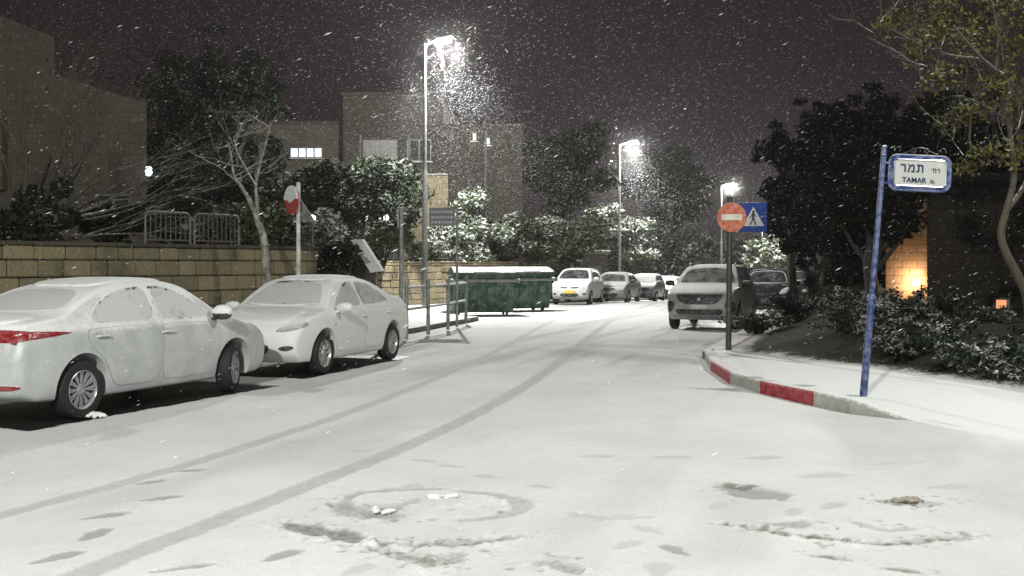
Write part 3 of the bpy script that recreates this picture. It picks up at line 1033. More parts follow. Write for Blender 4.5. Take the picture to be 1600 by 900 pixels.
def street_name_sign():
    x, y = gp(1350, 607, .15)
    top = at(1382, 229, y)
    t = thing('street_name_sign', 'blue street name sign reading TAMAR with Hebrew lettering on a leaning blue pole', 'street sign', (x, y, .15))
    lx, zt = top.x - x, top.z - .15
    zj = at(1364, 466, y).z - .15
    q = lambda z: (lx * z / zt, 0, z)
    m = MB()
    m.tube([q(-.1), q(zj)], [.046, .042], 14)
    m.lathe([(.045, -.02), (.055, -.015), (.055, .02), (.032, .05)], q(zj), 'z', 14)
    m.build('lower_pole', MAT['blue'], t, True)
    m = MB()
    m.tube([q(zj), q(zt - .02)], [.034, .031], 12)
    for k in (.06, .10, .14): m.lathe([(.031, -.008), (.038, 0), (.031, .008)], q(zt - k), 'z', 12)
    m.lathe([(.034, -.02), (.034, .0), (.02, .015), (0, .018)], q(zt), 'z', 12)
    m.build('upper_pole', MAT['blue'], t, True)
    c = at(1436, 271, y)
    W, Hh = 96 / F * y, 54 / F * y
    base = Matrix.Translation((c.x - x, -.02, c.z - .15)) @ Matrix.Rotation(R(2.6), 4, 'Y')
    def rr(w, h, r, n=6):
        p = []
        for sx, sy, a0 in ((1, 1, 0), (-1, 1, 90), (-1, -1, 180), (1, -1, 270)):
            for k in range(n + 1):
                a = R(a0 + 90 * k / n)
                p.append((sx * (w / 2 - r) + r * math.cos(a), sy * (h / 2 - r) + r * math.sin(a)))
        return p
    m = MB()
    m.prism(rr(W * .97, Hh * .97, .09), -.012, .012, 'xz')
    m.v = [tuple(base @ Vector(v)) for v in m.v]
    bd = m.build('sign_board', MAT['blue'], t)
    m = MB()
    ring = [(p[0], 0, p[1]) for p in rr(W, Hh, .10)]
    m.tube([base @ Vector(p) for p in ring + ring[:2]], .015, 8)
    m.build('frame', MAT['blue'], bd, True)
    m = MB()
    m.prism(rr(W * .83, Hh * .74, .035), -.020, -.0125, 'xz')
    m.v = [tuple(base @ Vector(v)) for v in m.v]
    pn = m.build('white_panel', MAT['white_sign'], t)
    m = MB()
    ring = [(p[0], -.021, p[1]) for p in rr(W * .84, Hh * .76, .04)]
    m.tube([base @ Vector(p) for p in ring + ring[:2]], .0075, 6)
    m.build('panel_edge', MAT['chrome'], pn, True)
    def place(dx, dz): return base @ Matrix.Translation((dx, -.0235, dz)) @ Matrix.Rotation(R(90), 4, 'X')
    GLY = {     # Hebrew letters as strokes on a unit-high grid: (width, [outlines])
      'resh': (.66, [[(.0, 1), (.44, 1), (.60, .93), (.66, .78), (.66, 0), (.48, 0), (.48, .74), (.42, .80), (.0, .80)]]),
      'mem': (.86, [[(.02, 1), (.20, 1), (.30, .84), (.50, 1), (.66, 1), (.80, .90), (.86, .70), (.86, 0), (.44, 0), (.44, .19), (.68, .19), (.68, .68), (.60, .80), (.50, .78), (.36, .62), (.16, 0), (-.03, 0), (.20, .72)]]),
      'tav': (.90, [[(.06, 1), (.64, 1), (.80, .93), (.86, .78), (.86, 0), (.68, 0), (.68, .74), (.62, .80), (.38, .80), (.38, .26), (.32, .08), (.20, 0), (.0, 0), (.0, .18), (.12, .20), (.18, .30), (.18, .80), (.06, .80)]]),
      'het': (.80, [[(.0, 1), (.58, 1), (.74, .93), (.80, .78), (.80, 0), (.62, 0), (.62, .74), (.56, .80), (.26, .80), (.26, 0), (.08, 0), (.08, .80), (.0, .80)]]),
      'geresh': (.22, [[(.06, 1), (.22, 1), (.12, .68), (.0, .68)]])}
    def hebrew(names, h, gap, dx, dz):
        m = MB()
        tot = sum(GLY[k][0] for k in names) * h + gap * (len(names) - 1)
        x = -tot / 2
        for k in names:
            for o in GLY[k][1]:
                m.prism([(x + a * h + dx, b * h - h / 2 + dz) for a, b in o], -.0235, -.0205, 'xz')
            x += GLY[k][0] * h + gap
        m.v = [tuple(base @ Vector(v)) for v in m.v]
        m.build('lettering', MAT['ink'], pn)
    hebrew(('resh', 'mem', 'tav'), .098, .022, -W * .135, Hh * .13)
    hebrew(('geresh', 'het', 'resh'), .050, .012, W * .245, Hh * .09)
    text_mesh('TAMAR', .088, MAT['ink'], 'lettering', pn, place(-W * .095, -Hh * .215), .0016)
    text_mesh('St.', .06, MAT['ink'], 'lettering', pn, place(W * .205, -Hh * .23), .001)
    m = MB()
    def curl(cx, cz, r, a0, a1, th=.008):
        pts = [base @ Vector((cx + (r * (1 - .55 * k / 14)) * math.cos(R(a0 + (a1 - a0) * k / 14)), 0, cz + (r * (1 - .55 * k / 14)) * math.sin(R(a0 + (a1 - a0) * k / 14)))) for k in range(15)]
        m.tube(pts, th, 6)
    top_ = Hh / 2 + .02
    curl(-W * .36, top_ + .045, .045, 200, -60); curl(W * .36, top_ + .045, .045, -20, 240)
    m.tube([base @ Vector((xx * W, 0, top_ + .005 + .075 * math.cos(xx * 5.2) ** 2)) for xx in np.linspace(-.28, .28, 13)], .009, 6)
    curl(-W * .10, top_ + .04, .035, 90, 430); curl(W * .10, top_ + .04, .035, 90, -250)
    m.build('scroll_ornament', MAT['iron'], t, True)
    for dz in (.12, -.12):
        m = MB()
        m.tube([q(c.z - .15 + dz), base @ Vector((-W * .48, 0, dz))], .014, 6)
        m.build('bracket', MAT['blue'], t, True)
street_name_sign()
# ------------------------------------------------------------------ dumpsters
def dumpster(loc, rz, label):
    t = thing('dumpster', label, 'dumpster', loc, rz, 'green street dumpsters')
    L, D = 1.95, 1.25
    t.scale = (1, 1, 1.08)
    m = MB()
    # hopper body: side outline extruded along the length, narrower at the foot
    out = [(-.44, .10), (.44, .10), (.60, .70), (.64, 1.18), (-.62, 1.26), (-.60, .75)]
    m.prism(out, -L / 2, L / 2, 'yz')
    b = m.build('body', MAT['green'], t)
    m = MB()
    for x in np.linspace(-L / 2 + .2, L / 2 - .2, 5):
        m.box((x, -.602, .86), (.06, .05, .62))
    m.box((0, -.635, 1.20), (L + .06, .05, .09))
    m.box((0, .66, 1.13), (L + .06, .05, .09))
    for s in (-1, 1):
        m.box((s * (L / 2 + .03), 0, .98), (.05, .9, .08))
        m.box((s * (L / 2 + .03), 0, .62), (.05, .10, .62))
    m.build('ribs', MAT['green'], b)
    m = MB()
    m.tube([(-L / 2 - .12, -.70, 1.05), (L / 2 + .12, -.70, 1.05)], .04, 10)
    for s in (-1, 1):
        m.tube([(s * (L / 2 + .12), -.70, 1.05), (s * (L / 2 + .1), -.45, 1.05)], .035, 8)
        m.lathe([(0, -.03), (.07, -.03), (.07, .03), (0, .03)], (s * (L / 2 + .12), -.7, 1.05), 'x', 12)
    m.build('lifting_bar', MAT['galv'], t, True)
    m = MB()
    n = 9
    top = []
    for i in range(n):
        y = -.72 + 1.42 * i / (n - 1)
        top.append((y, 1.30 + .17 * math.sin(math.pi * min(1, (i / (n - 1)) * 1.15)) ** .8))
    m.prism(top + [(.70, 1.22), (-.72, 1.24)], -L / 2 - .05, L / 2 + .05, 'yz')
    lid = m.build('lid', MAT['lid'], t, True, 30)
    m = MB()
    m.tube([(-.35, -.73, 1.30), (-.35, -.78, 1.32), (.35, -.78, 1.32), (.35, -.73, 1.30)], .016, 6)
    m.build('lid_handle', MAT['galv'], lid)
    for sx in (-1, 1):
        for sy in (-.28, .30):
            m = MB()
            m.lathe([(0, -.03), (.09, -.03), (.10, -.02), (.10, .02), (.09, .03), (0, .03)], (sx * .8, sy, .10), 'x', 14)
            m.box((sx * .8, sy, .13), (.09, .09, .07))
            m.build('castor', MAT['plastic'], t, True)
    return t
c = at(752, 480, 36.2)
dumpster((c.x, 36.2, 0), R(12), 'nearer green dumpster with a grey snow topped lid beside the guard rail')
c = at(812, 480, 39.4)
dumpster((c.x, 39.4, 0), R(34), 'farther green dumpster with a white snowed lid, next to the parked hatchback')

# ------------------------------------------------------------------ cars
def paint(name, col, dust, lo=.15, hi=.6, rough=.35):
    N = NT(name)
    g = N.n('ShaderNodeNewGeometry')
    tc = N.n('ShaderNodeTexCoord').outputs['Object']
    sep = N.n('ShaderNodeSeparateXYZ'); N.l(g.outputs['Normal'], sep.inputs[0])
    n1 = N.noise(3.2, 5, tc, .6); n2 = N.noise(26, 4, tc, .65); n3 = N.noise(90, 2, tc)
    v = N.math('ADD', sep.outputs[2], N.math('MULTIPLY', N.math('SUBTRACT', N.math('ADD', N.math('MULTIPLY', n1, .6), N.math('MULTIPLY', n2, .4)), .5), 1.0))
    m = N.ramp(v, lo, hi)
    d = N.math('MULTIPLY', N.ramp(N.math('ADD', N.math('MULTIPLY', n1, .75), N.math('MULTIPLY', n2, .25)), .25, .75), dust)
    m = N.math('MAXIMUM', m, d)
    c = N.mix(m, col, SNOW)
    r = N.math('ADD', N.math('MULTIPLY', m, .5), rough)
    N.bump(N.math('ADD', n2, N.math('MULTIPLY', n3, .4)), .10, .012)
    return setmat(N, c, r, 0, .45)
def snowglass(name, cover, col=(.03, .033, .035), lo=.30, hi=.52):
    N = NT(name)
    tc = N.n('ShaderNodeTexCoord').outputs['Object']
    n1 = N.noise(4.0, 5, tc, .6); n2 = N.noise(40, 4, tc, .6)
    m = N.math('MULTIPLY', N.ramp(N.math('ADD', N.math('MULTIPLY', n1, .65), N.math('MULTIPLY', n2, .35)), lo, hi), cover)
    c = N.mix(m, col, (.62, .63, .615))
    N.bump(n2, .15, .01)
    return setmat(N, c, N.math('ADD', N.math('MULTIPLY', m, .6), .15), 0, .5)

SIL = {
 'sedan': dict(sil=[(-2.08, .24), (-2.24, .32), (-2.30, .48), (-2.31, .66), (-2.26, .84), (-2.20, .98), (-2.12, 1.055), (-1.86, 1.09), (-1.56, 1.135), (-1.22, 1.275), (-.85, 1.395), (-.45, 1.465), (-.05, 1.488), (.28, 1.468), (.58, 1.395), (.92, 1.215), (1.26, 1.025), (1.52, .975), (1.88, .90), (2.12, .80), (2.26, .67), (2.31, .50), (2.28, .34), (2.14, .22)],
               sec=[(0, .19), (.72, .19), (.835, .26), (.870, .42), (.888, .62), (.882, .78), (.862, .90), (.836, .965), (.80, 1.03), (.735, 1.18), (.665, 1.32), (.60, 1.405), (.47, 1.462), (.25, 1.492), (0, 1.50)], L=4.62),
 'sport': dict(sil=[(-2.02, .25), (-2.16, .34), (-2.23, .50), (-2.24, .70), (-2.19, .88), (-2.12, 1.02), (-2.02, 1.085), (-1.80, 1.10), (-1.56, 1.13), (-1.20, 1.27), (-.80, 1.40), (-.38, 1.462), (0.0, 1.472), (.32, 1.445), (.62, 1.365), (.96, 1.185), (1.28, 1.005), (1.55, .955), (1.88, .875), (2.08, .78), (2.20, .66), (2.245, .50), (2.22, .33), (2.08, .21)],
               sec=[(0, .18), (.70, .18), (.815, .25), (.850, .42), (.876, .64), (.872, .78), (.850, .89), (.818, .955), (.775, 1.03), (.70, 1.18), (.625, 1.31), (.555, 1.39), (.43, 1.445), (.24, 1.474), (0, 1.482)], L=4.49),
 'suv': dict(sil=[(-2.06, .30), (-2.20, .42), (-2.24, .62), (-2.23, .86), (-2.18, 1.02), (-2.10, 1.16), (-1.98, 1.36), (-1.86, 1.56), (-1.70, 1.625), (-1.2, 1.66), (-.5, 1.675), (.05, 1.66), (.34, 1.605), (.72, 1.41), (1.12, 1.165), (1.45, 1.10), (1.85, 1.045), (2.10, .96), (2.19, .85), (2.225, .68), (2.235, .50), (2.20, .36), (2.06, .25)],
             sec=[(0, .24), (.76, .24), (.88, .32), (.915, .50), (.925, .70), (.918, .88), (.90, 1.0), (.872, 1.07), (.835, 1.17), (.77, 1.36), (.70, 1.52), (.64, 1.60), (.50, 1.652), (.27, 1.68), (0, 1.688)], L=4.45),
 'hatch': dict(sil=[(-1.78, .27), (-1.88, .38), (-1.92, .56), (-1.92, .80), (-1.88, .98), (-1.80, 1.14), (-1.66, 1.34), (-1.56, 1.44), (-1.2, 1.49), (-.6, 1.52), (-.1, 1.515), (.2, 1.475), (.52, 1.35), (.86, 1.16), (1.12, 1.02), (1.38, .97), (1.66, .88), (1.82, .77), (1.90, .62), (1.925, .46), (1.90, .33), (1.78, .23)],
               sec=[(0, .20), (.68, .20), (.79, .27), (.825, .44), (.845, .64), (.842, .80), (.822, .92), (.795, .985), (.76, 1.07), (.705, 1.22), (.65, 1.36), (.60, 1.44), (.47, 1.50), (.25, 1.528), (0, 1.535)], L=3.86),
}
def eval_obj(o):
    bpy.context.view_layer.update()
    dg = bpy.context.evaluated_depsgraph_get()
    return bpy.data.meshes.new_from_object(o.evaluated_get(dg), depsgraph=dg)
_bodies = {}
def body_mesh(style, wb, fax, wr, vox):
    key = (style, wb, fax, wr, vox)
    if key in _bodies: return _bodies[key]
    sp = SIL[style]
    sil = catmull(sp['sil'], 4) + [(1.0, sp['sec'][0][1] - .02), (-1.2, sp['sec'][0][1] - .01)]
    sec = catmull(sp['sec'], 4)
    half = max(p[0] for p in sec)
    hl = sp['L'] / 2
    zr = max(p[1] for p in sec)
    n = len(sil)
    A = MB()
    ys = np.linspace(-1.12, 1.12, 17)
    vs = []
    for u in ys:
        k = 1 - .045 * u * u - .05 * abs(u) ** 6
        kz = -.02 * u * u
        for (x, z) in sil: vs.append((x * k if abs(x) > .4 else x * k, u * half, z + (kz if z > .9 else 0)))
    fs = [tuple(range(n - 1, -1, -1)), tuple(range(16 * n, 17 * n))]
    for i in range(16):
        for j in range(n):
            q = (j + 1) % n
            fs.append((i * n + j, i * n + q, (i + 1) * n + q, (i + 1) * n + j))
    A.add(vs, fs)
    full = sec + [(-p[0], p[1]) for p in sec[::-1][1:-1]]
    m = len(full)
    B = MB()
    xs = np.linspace(-hl - .15, hl + .15, 41)
    vs = []
    for x in xs:
        fr = max(0, (x - (hl - 1.15)) / 1.15); rr_ = max(0, (-x - (hl - 1.0)) / 1.0)
        k = 1 - .13 * fr ** 2.2 - .03 * fr ** 6 - .10 * rr_ ** 2.2 - .03 * rr_ ** 6
        for (y, z) in full:
            g = max(0, (z - .95) / (zr - .95))
            kk = k * (1 - .05 * g * min(1, max(0, (-x - .3) / 1.0)))
            vs.append((x, y * kk, z))
    fs = [tuple(range(m - 1, -1, -1)), tuple(range(40 * m, 41 * m))]
    for i in range(40):
        for j in range(m):
            q = (j + 1) % m
            fs.append((i * m + j, i * m + q, (i + 1) * m + q, (i + 1) * m + j))
    B.add(vs, fs)
    oa = A.build('tmp_a', [])
    ob = B.build('tmp_b', [])
    md = oa.modifiers.new('b', 'BOOLEAN'); md.operation = 'INTERSECT'; md.object = ob; md.solver = 'EXACT'
    md = oa.modifiers.new('r', 'REMESH'); md.mode = 'VOXEL'; md.voxel_size = vox
    md = oa.modifiers.new('s', 'SMOOTH'); md.factor = .5; md.iterations = 5
    me1 = eval_obj(oa)
    bpy.data.objects.remove(oa); bpy.data.objects.remove(ob)
    me1.materials.clear()
    me1.materials.append(None); me1.materials.append(None)
    o1 = link('tmp', me1)
    C = MB()
    for x in (fax, fax - wb):
        for s in (-1, 1):
            y0, y1 = s * (half - .30), s * (half + .25)
            ra = wr + .058
            pts = [(x + ra * math.cos(a), wr + .01 + ra * math.sin(a)) for a in np.linspace(R(-25), R(205), 30)] + [(x - ra * 1.0, -.2), (x + ra * 1.0, -.2)]
            C.prism(pts, min(y0, y1), max(y0, y1), 'xz', 1)
    oc = C.build('tmp_c', [])
    oc.data.materials.append(None); oc.data.materials.append(None)
    oc.data.polygons.foreach_set('material_index', [1] * len(oc.data.polygons))
    md = o1.modifiers.new('b', 'BOOLEAN'); md.operation = 'DIFFERENCE'; md.object = oc; md.solver = 'EXACT'
    me = eval_obj(o1)
    bpy.data.objects.remove(o1); bpy.data.objects.remove(oc)
    for p in me.polygons:
        if p.normal.z < -.55 and p.center.z < .34: p.material_index = 1
    me.shade_smooth()
    me.set_sharp_from_angle(angle=R(38))
    me.name = 'body'
    bm = bmesh.new(); bm.from_mesh(me)
    bvh = BVHTree.FromBMesh(bm)
    bm.free()
    _bodies[key] = (me, bvh, half)
    return _bodies[key]

def patch(bvh, outline, axis, sgn, off, mats, name, parent, chk=2, nb=56, thick=.03, skirt=True):
    """a conforming panel: the outline projected onto the body along an axis, standing `off` proud of it"""
    if chk:
        q_ = [np.array(o, float) for o in outline]
        p = []
        for k in range(len(q_)):
            a_, b_, c_ = q_[k - 1], q_[k], q_[(k + 1) % len(q_)]
            for e_ in (a_, c_):
                L_ = np.linalg.norm(e_ - b_)
                p.append(tuple(b_ + (e_ - b_) / max(L_, 1e-6) * min(.07, .33 * L_)))
        p = chaikin(p, 2)
    else: p = outline
    p = resample(list(p) + [p[0]], nb + 1)[:-1]
    c = p.mean(0)
    rings = [0.0, .3, .6, .85, .97, 1.0]
    if off < 0: rings = rings
    m = MB()
    vs, keep = [], []
    def proj(a, b):
        if axis == 'y': o_, d_ = Vector((a, sgn * 3, b)), Vector((0, -sgn, 0))
        elif axis == 'x': o_, d_ = Vector((sgn * 5, a, b)), Vector((-sgn, 0, 0))
        else: o_, d_ = Vector((a, b, 4)), Vector((0, 0, -1))
        loc, nrm, i, d = bvh.ray_cast(o_, d_)
        if loc is None:
            q = Vector((a, sgn * .8, b)) if axis == 'y' else Vector((sgn * 2.2, a, b))
            loc, nrm, i, d = bvh.find_nearest(q)
        if nrm.dot(d_) > 0: nrm = -nrm
        return loc, nrm
    base = []
    l, nn = proj(*c)
    vs.append(l + nn * off)
    last = None
    for r in rings[1:]:
        for q in p:
            l, nn = proj(*(c + (q - c) * r))
            vs.append(l + nn * (off if r < .99 else off * .75))
            if r == 1.0: base.append(l - nn * .012)
    vs += base
    fs = [(0, 1 + i, 1 + (i + 1) % nb) for i in range(nb)]
    for k in range(len(rings) - 1):
        for i in range(nb):
            j = (i + 1) % nb
            fs.append((1 + k * nb + i, 1 + (k + 1) * nb + i, 1 + (k + 1) * nb + j, 1 + k * nb + j))
    fs.append(tuple(1 + (len(rings) - 1) * nb + i for i in range(nb))[::-1])
    m.add(vs, fs)
    return m.build(name, mats, parent, True, 50)

def grow(outline, k):
    p = np.array(outline, float); c = p.mean(0)
    d = p - c
    l = np.linalg.norm(d, axis=1, keepdims=True)
    return [tuple(q) for q in c + d * (1 + k / l)]

def wheel(parent, pos, r, wdt, side, steer, spokes, lod, style=0):
    """side=+1: outer face towards +y"""
    hub = MB()
    hub.lathe([(0, -.06), (r * .42, -.06), (r * .42, .02), (0, .02)], (0, 0, 0), 'y', 20)
    h = hub.build('wheel', MAT['hub'], parent, True)
    h.location = pos
    h.rotation_euler = (0, 0, steer)
    m = MB()
    w2 = wdt / 2
    ri = r * .66
    prof = [(ri, -w2 * .9), (r * .80, -w2), (r * .95, -w2 * .9), (r * .995, -w2 * .62), (r, 0), (r * .995, w2 * .62), (r * .95, w2 * .9), (r * .80, w2), (ri, w2 * .9), (ri * .985, 0)]
    m.lathe(prof, (0, 0, 0), 'y', 40 if lod == 0 else 20, closed=True)
    m.build('tyre', MAT['tyre'], h, True, 50)
    m = MB()
    o = side * w2 * .80
    m.lathe([(ri * 1.01, o + side * .012), (ri * .97, o + side * .016), (ri * .93, o), (ri * .91, o - side * .07), (ri * .99, o - side * .08)], (0, 0, 0), 'y', 40 if lod == 0 else 20, closed=True)
    m.lathe([(0, o - side * .004), (.045, o - side * .006), (.06, o - side * .02), (.06, o - side * .05), (0, o - side * .05)], (0, 0, 0), 'y', 16)
    for k in range(spokes):
        a0 = 2 * math.pi * k / spokes
        for dv in ((-.09, .09) if style else (0,)):
            a = a0 + dv
            p0 = Vector((.05 * math.cos(a0), o - side * .018, .05 * math.sin(a0)))
            p1 = Vector((ri * .95 * math.cos(a), o - side * .006, ri * .95 * math.sin(a)))
            ww = .014 if style else .026
            d = (p1 - p0).normalized()
            t_ = d.cross(Vector((0, 1, 0))) * ww
            e = Vector((0, side * .016, 0))
            m.add([p0 - t_ * .8 - e, p0 + t_ * .8 - e, p1 + t_ - e, p1 - t_ - e, p0 - t_ * .6, p0 + t_ * .6, p1 + t_ * .8, p1 - t_ * .8],
                  [(3, 2, 1, 0), (4, 5, 6, 7), (0, 1, 5, 4), (1, 2, 6, 5), (2, 3, 7, 6), (3, 0, 4, 7)])
    m.build('rim', MAT['rim'], h, True, 30)
    return h

def car(label, style, pose, z0, spec, lod=0):
    (cx, cy), ang = pose
    t = thing('parked_car', label, 'car', (cx, cy, z0), ang, 'cars parked along the street')
    wb, fax, wr = spec['wb'], spec['fax'], spec['wr']
    me, bvh, half = body_mesh(style, wb, fax, wr, .024 if lod == 0 else .036)
    me = me.copy()
    while len(me.materials): me.materials.pop()
    mats = [spec['paint'], MAT['dark']]
    ids = np.empty(len(me.polygons), np.int32)
    me.polygons.foreach_get('material_index', ids)
    for m_ in mats: me.materials.append(m_)
    me.polygons.foreach_set('material_index', ids)
    body = link('body', me, t)
    for x, st in ((fax, spec.get('steer', 0)), (fax - wb, 0)):
        for s in (-1, 1):
            wheel(t, (x, s * (half - .125), wr - .012), wr, .205, s, st, spec.get('spokes', 10), lod, spec.get('wstyle', 0))
    sides = spec.get('sides', (-1, 1))
    for s in sides:
        for o in spec.get('doors', ()):
            patch(bvh, grow(o, .007), 'y', s, .0015, MAT['seam'], 'door_seam', t, 1, 110) if lod == 0 else None
            d = patch(bvh, o, 'y', s, .0045, spec['paint'], 'door', t, 1, 110 if lod == 0 else 40)
            if 'handles' in spec and lod == 0:
                hx, hz = spec['handles'][spec['doors'].index(o)]
                l, nn, i, _ = bvh.ray_cast(Vector((hx, s * 3, hz)), Vector((0, -s, 0)))
                m = MB()
                m.tube([l + Vector((-.10, 0, 0)), l + Vector((-.085, s * .028, .004)), l + Vector((.07, s * .034, .006)), l + Vector((.10, s * .004, .0))], [.010, .014, .014, .010], 8)
                m.build('handle', spec['paint'], d, True)
        for o in spec.get('windows', ()):
            wn = patch(bvh, o, 'y', s, .006, spec['glass'], 'side_window', t, 1, 56)
            patch(bvh, grow(o, .022), 'y', s, .002, MAT['seal'], 'window_seal', wn, 1, 56)
            if lod == 0:
                # bare ragged strip under the roof edge where the snow has slid off the glass
                cx_ = sum(p[0] for p in o) / len(o)
                zt_ = max(p[1] for p in o)
                top = sorted([p for p in o if p[1] > 1.02])
                if len(top) >= 2:
                    tc_ = resample(catmull(top, 5), 14)
                    for a_ in range(0, 12, 3):
                        seg = tc_[a_:a_ + 4]
                        low = [(x_, z_ - .035) for x_, z_ in seg]
                        up_ = [(x_, z_ - .008) for x_, z_ in seg]
                        patch(bvh, up_ + low[::-1], 'y', s, .0085, MAT['ragged'], 'bare_glass', wn, 0, 28)
    for (o, sg) in ((spec['screen'], 1), (spec.get('rear_screen'), -1)):
        if not o: continue
        full = list(o) + [(-y, z) for y, z in o[::-1]]
        wn = patch(bvh, full, 'x', sg, .007, spec['glass_front'], 'windscreen' if sg > 0 else 'rear_window', t, 2, 72)
        patch(bvh, grow(full, .025), 'x', sg, .002, MAT['seal'], 'window_seal', wn, 2, 72)
    for (nm, o, axis, sg, mat, off, mirror) in spec.get('bits', ()):
        if mirror == 2:
            patch(bvh, o, axis, sg, off, MAT[mat], nm, t, 1, 56)
        elif mirror:
            for s in (-1, 1):
                if axis == 'y': patch(bvh, o, 'y', s, off, MAT[mat], nm, t, 1, 40)
                else: patch(bvh, [(y * s, z) for y, z in o], axis, sg, off, MAT[mat], nm, t, 1, 40)
        else:
            full = list(o) + [(-y, z) for y, z in o[::-1]]
            patch(bvh, full, axis, sg, off, MAT[mat], nm, t, 1, 56)
    for s in (-1, 1):
        mx, my, mz = spec['mirror']
        m = MB()
        ring = []
        m.lathe([(0, -.12), (.05, -.112), (.075, -.07), (.085, 0), (.075, .07), (.05, .112), (0, .12)], (0, 0, 0), 'y', 14)
        m.v = [(v[0] * .85 + mx, s * (my) + v[1] * 1.05, v[2] * .95 + mz) for v in m.v]
        m.tube([(mx, s * (my - .16), mz - .07), (mx, s * (my - .02), mz - .04)], .025, 8)
        mo = m.build('wing_mirror', spec.get('mirror_mat', spec['paint']), t, True)
        if spec.get('mirror_snow'):
            m = MB()
            m.lathe([(0, -.125), (.05, -.118), (.08, -.07), (.09, 0), (.08, .07), (.05, .118), (0, .125)], (0, 0, 0), 'y', 14)
            m.v = [(v[0] * .95 + mx + .01, s * my + v[1] * 1.06, max(-.015, v[2]) * 1.15 + mz + .012) for v in m.v]
            m.build('mirror_snow', MAT['snow'], mo, True)
    for (x0, x1, y1, nm, hh) in spec.get('slabs', ()):
        pts = []
        for k in range(64):
            a = 2 * math.pi * k / 64
            ca, sa = math.cos(a), math.sin(a)
            q = (abs(ca) ** 5 + abs(sa) ** 5) ** -.2
            j = 1 + .07 * (vnoise(np.array([ca * 5 + 20.0 + x0]), np.array([sa * 5 + 20.0]))[0] - .5) + .05 * (vnoise(np.array([ca * 14 + 40.0]), np.array([sa * 14 + 40.0 + x0]))[0] - .5)
            pts.append(((x0 + x1) / 2 + (x1 - x0) / 2 * ca * q * j, y1 * sa * q * j))
        patch(bvh, pts, 'z', 1, hh, MAT['carsnow'], nm, t, 0, 96)
    if spec.get('rails'):
        for s in (-1, 1):
            m = MB(); m.tube([(-1.5, s * .60, 1.64), (-1.3, s * .61, 1.70), (.1, s * .61, 1.70), (.28, s * .60, 1.64)], .022, 6)
            m.build('roof_rail', MAT['galv'], t, True)
    if spec.get('snow_roll'):
        # ridge of snow slid down onto the foot of the windscreen and the wipers
        x0, y1, zz, rr_ = spec['snow_roll']
        m = MB()
        pts, rd = [], []
        for u in np.linspace(-1, 1, 25):
            l, nn, i, _ = bvh.ray_cast(Vector((x0 - .10 * u * u, u * y1, 3)), Vector((0, 0, -1)))
            pts.append(l + Vector((0, 0, .0))); rd.append(rr_ * (.6 + .5 * vnoise(np.array([u * 6 + 9.0]), np.array([2.0]))[0]) * (1 - .5 * abs(u) ** 4))
        m.tube(pts, rd, 8)
        m.build('snow_ridge', MAT['snow'], t, True)
    return t
MAT['carsnow'] = snowy('car_snow', (.78, .785, .775), .9, var=.06, scale=9, bump=.35)
MAT['ragged'] = snowglass('ragged_glass', 1.0, (.05, .055, .055), .42, .54)
MAT['seam'] = plain('door_gap', (.16, .16, .16), .7)
GL = snowglass('snowed_side_glass', .93, lo=.26, hi=.46)
GLF = snowglass('snowed_windscreen', .96, lo=.22, hi=.42)
GLD = snowglass('dusted_windscreen', .62, lo=.30, hi=.62)
GLP = snowglass('dark_side_glass', .25, lo=.4, hi=.7)

sedan = dict(wb=2.70, fax=1.36, wr=.318, steer=R(22), spokes=12, wstyle=1, paint=paint('silver_paint', (.40, .42, .42), .42, .12, .6), glass=GL, glass_front=GLF,
  doors=([(-.10, .955), (-.10, .29), (-.86, .29), (-.95, .48), (-1.06, .64), (-1.24, .76), (-1.30, .955)], [(-.055, .955), (-.055, .29), (.92, .29), (.985, .40), (1.02, .75), (1.02, .935)]),
  handles=((-1.06, .865), (-.12 + .15, .855)),
  windows=([(-.135, 1.0), (-1.20, 1.02), (-1.02, 1.20), (-.70, 1.335), (-.40, 1.385), (-.145, 1.40)], [(-.045, 1.0), (-.05, 1.40), (.16, 1.395), (.45, 1.31), (.72, 1.16), (.95, 1.005)]),
  screen=[(0, 1.39), (.50, 1.365), (.66, 1.06), (.62, 1.045), (0, 1.05)], rear_screen=[(0, 1.38), (.46, 1.36), (.66, 1.16), (0, 1.15)],
  bits=[('tail_light', [(-1.94, .945), (-2.12, .985), (-2.29, .985), (-2.29, .86), (-2.12, .85)], 'y', 1, 'red_lens', .012, True),
        ('tail_light', [(.34, .93), (.85, .98), (.85, .86), (.4, .87)], 'x', -1, 'red_lens', .012, True),
        ('rear_reflector', [(.55, .42), (.79, .43), (.79, .38), (.55, .37)], 'x', -1, 'red_lens', .01, True),
        ('rear_reflector', [(-2.28, .43), (-2.14, .425), (-2.14, .385), (-2.28, .38)], 'y', 1, 'red_lens', .01, True),
        ('boot_trim', [(0, .93), (.34, .935), (.34, .91), (0, .905)], 'x', -1, 'chrome', .01, False),
        ('wiper', [(-.52, 1.085), (-.10, 1.075), (.02, 1.07), (.0, 1.058), (-.5, 1.068)], 'x', 1, 'plastic', .012, 2),
        ('headlight', [(.42, .70), (.70, .74), (.80, .72), (.76, .64), (.45, .62)], 'x', 1, 'clear_lens', .01, True),
        ('grille', [(0, .50), (.55, .50), (.45, .32), (0, .31)], 'x', 1, 'plastic', .006, False)],
  slabs=((-.80, .50, .50, 'roof_snow', .020), (1.36, 2.12, .60, 'bonnet_snow', .022), (-2.12, -1.66, .58, 'boot_snow', .024)), mirror=(.93, .985, 1.035), mirror_mat=MAT['plastic'], mirror_snow=True, snow_roll=(1.20, .62, 1.0, .02))
car('nearest silver saloon facing away at the left frame edge, thinly snowed, red tail light showing', 'sedan', CARS['silver'], 0, sedan)

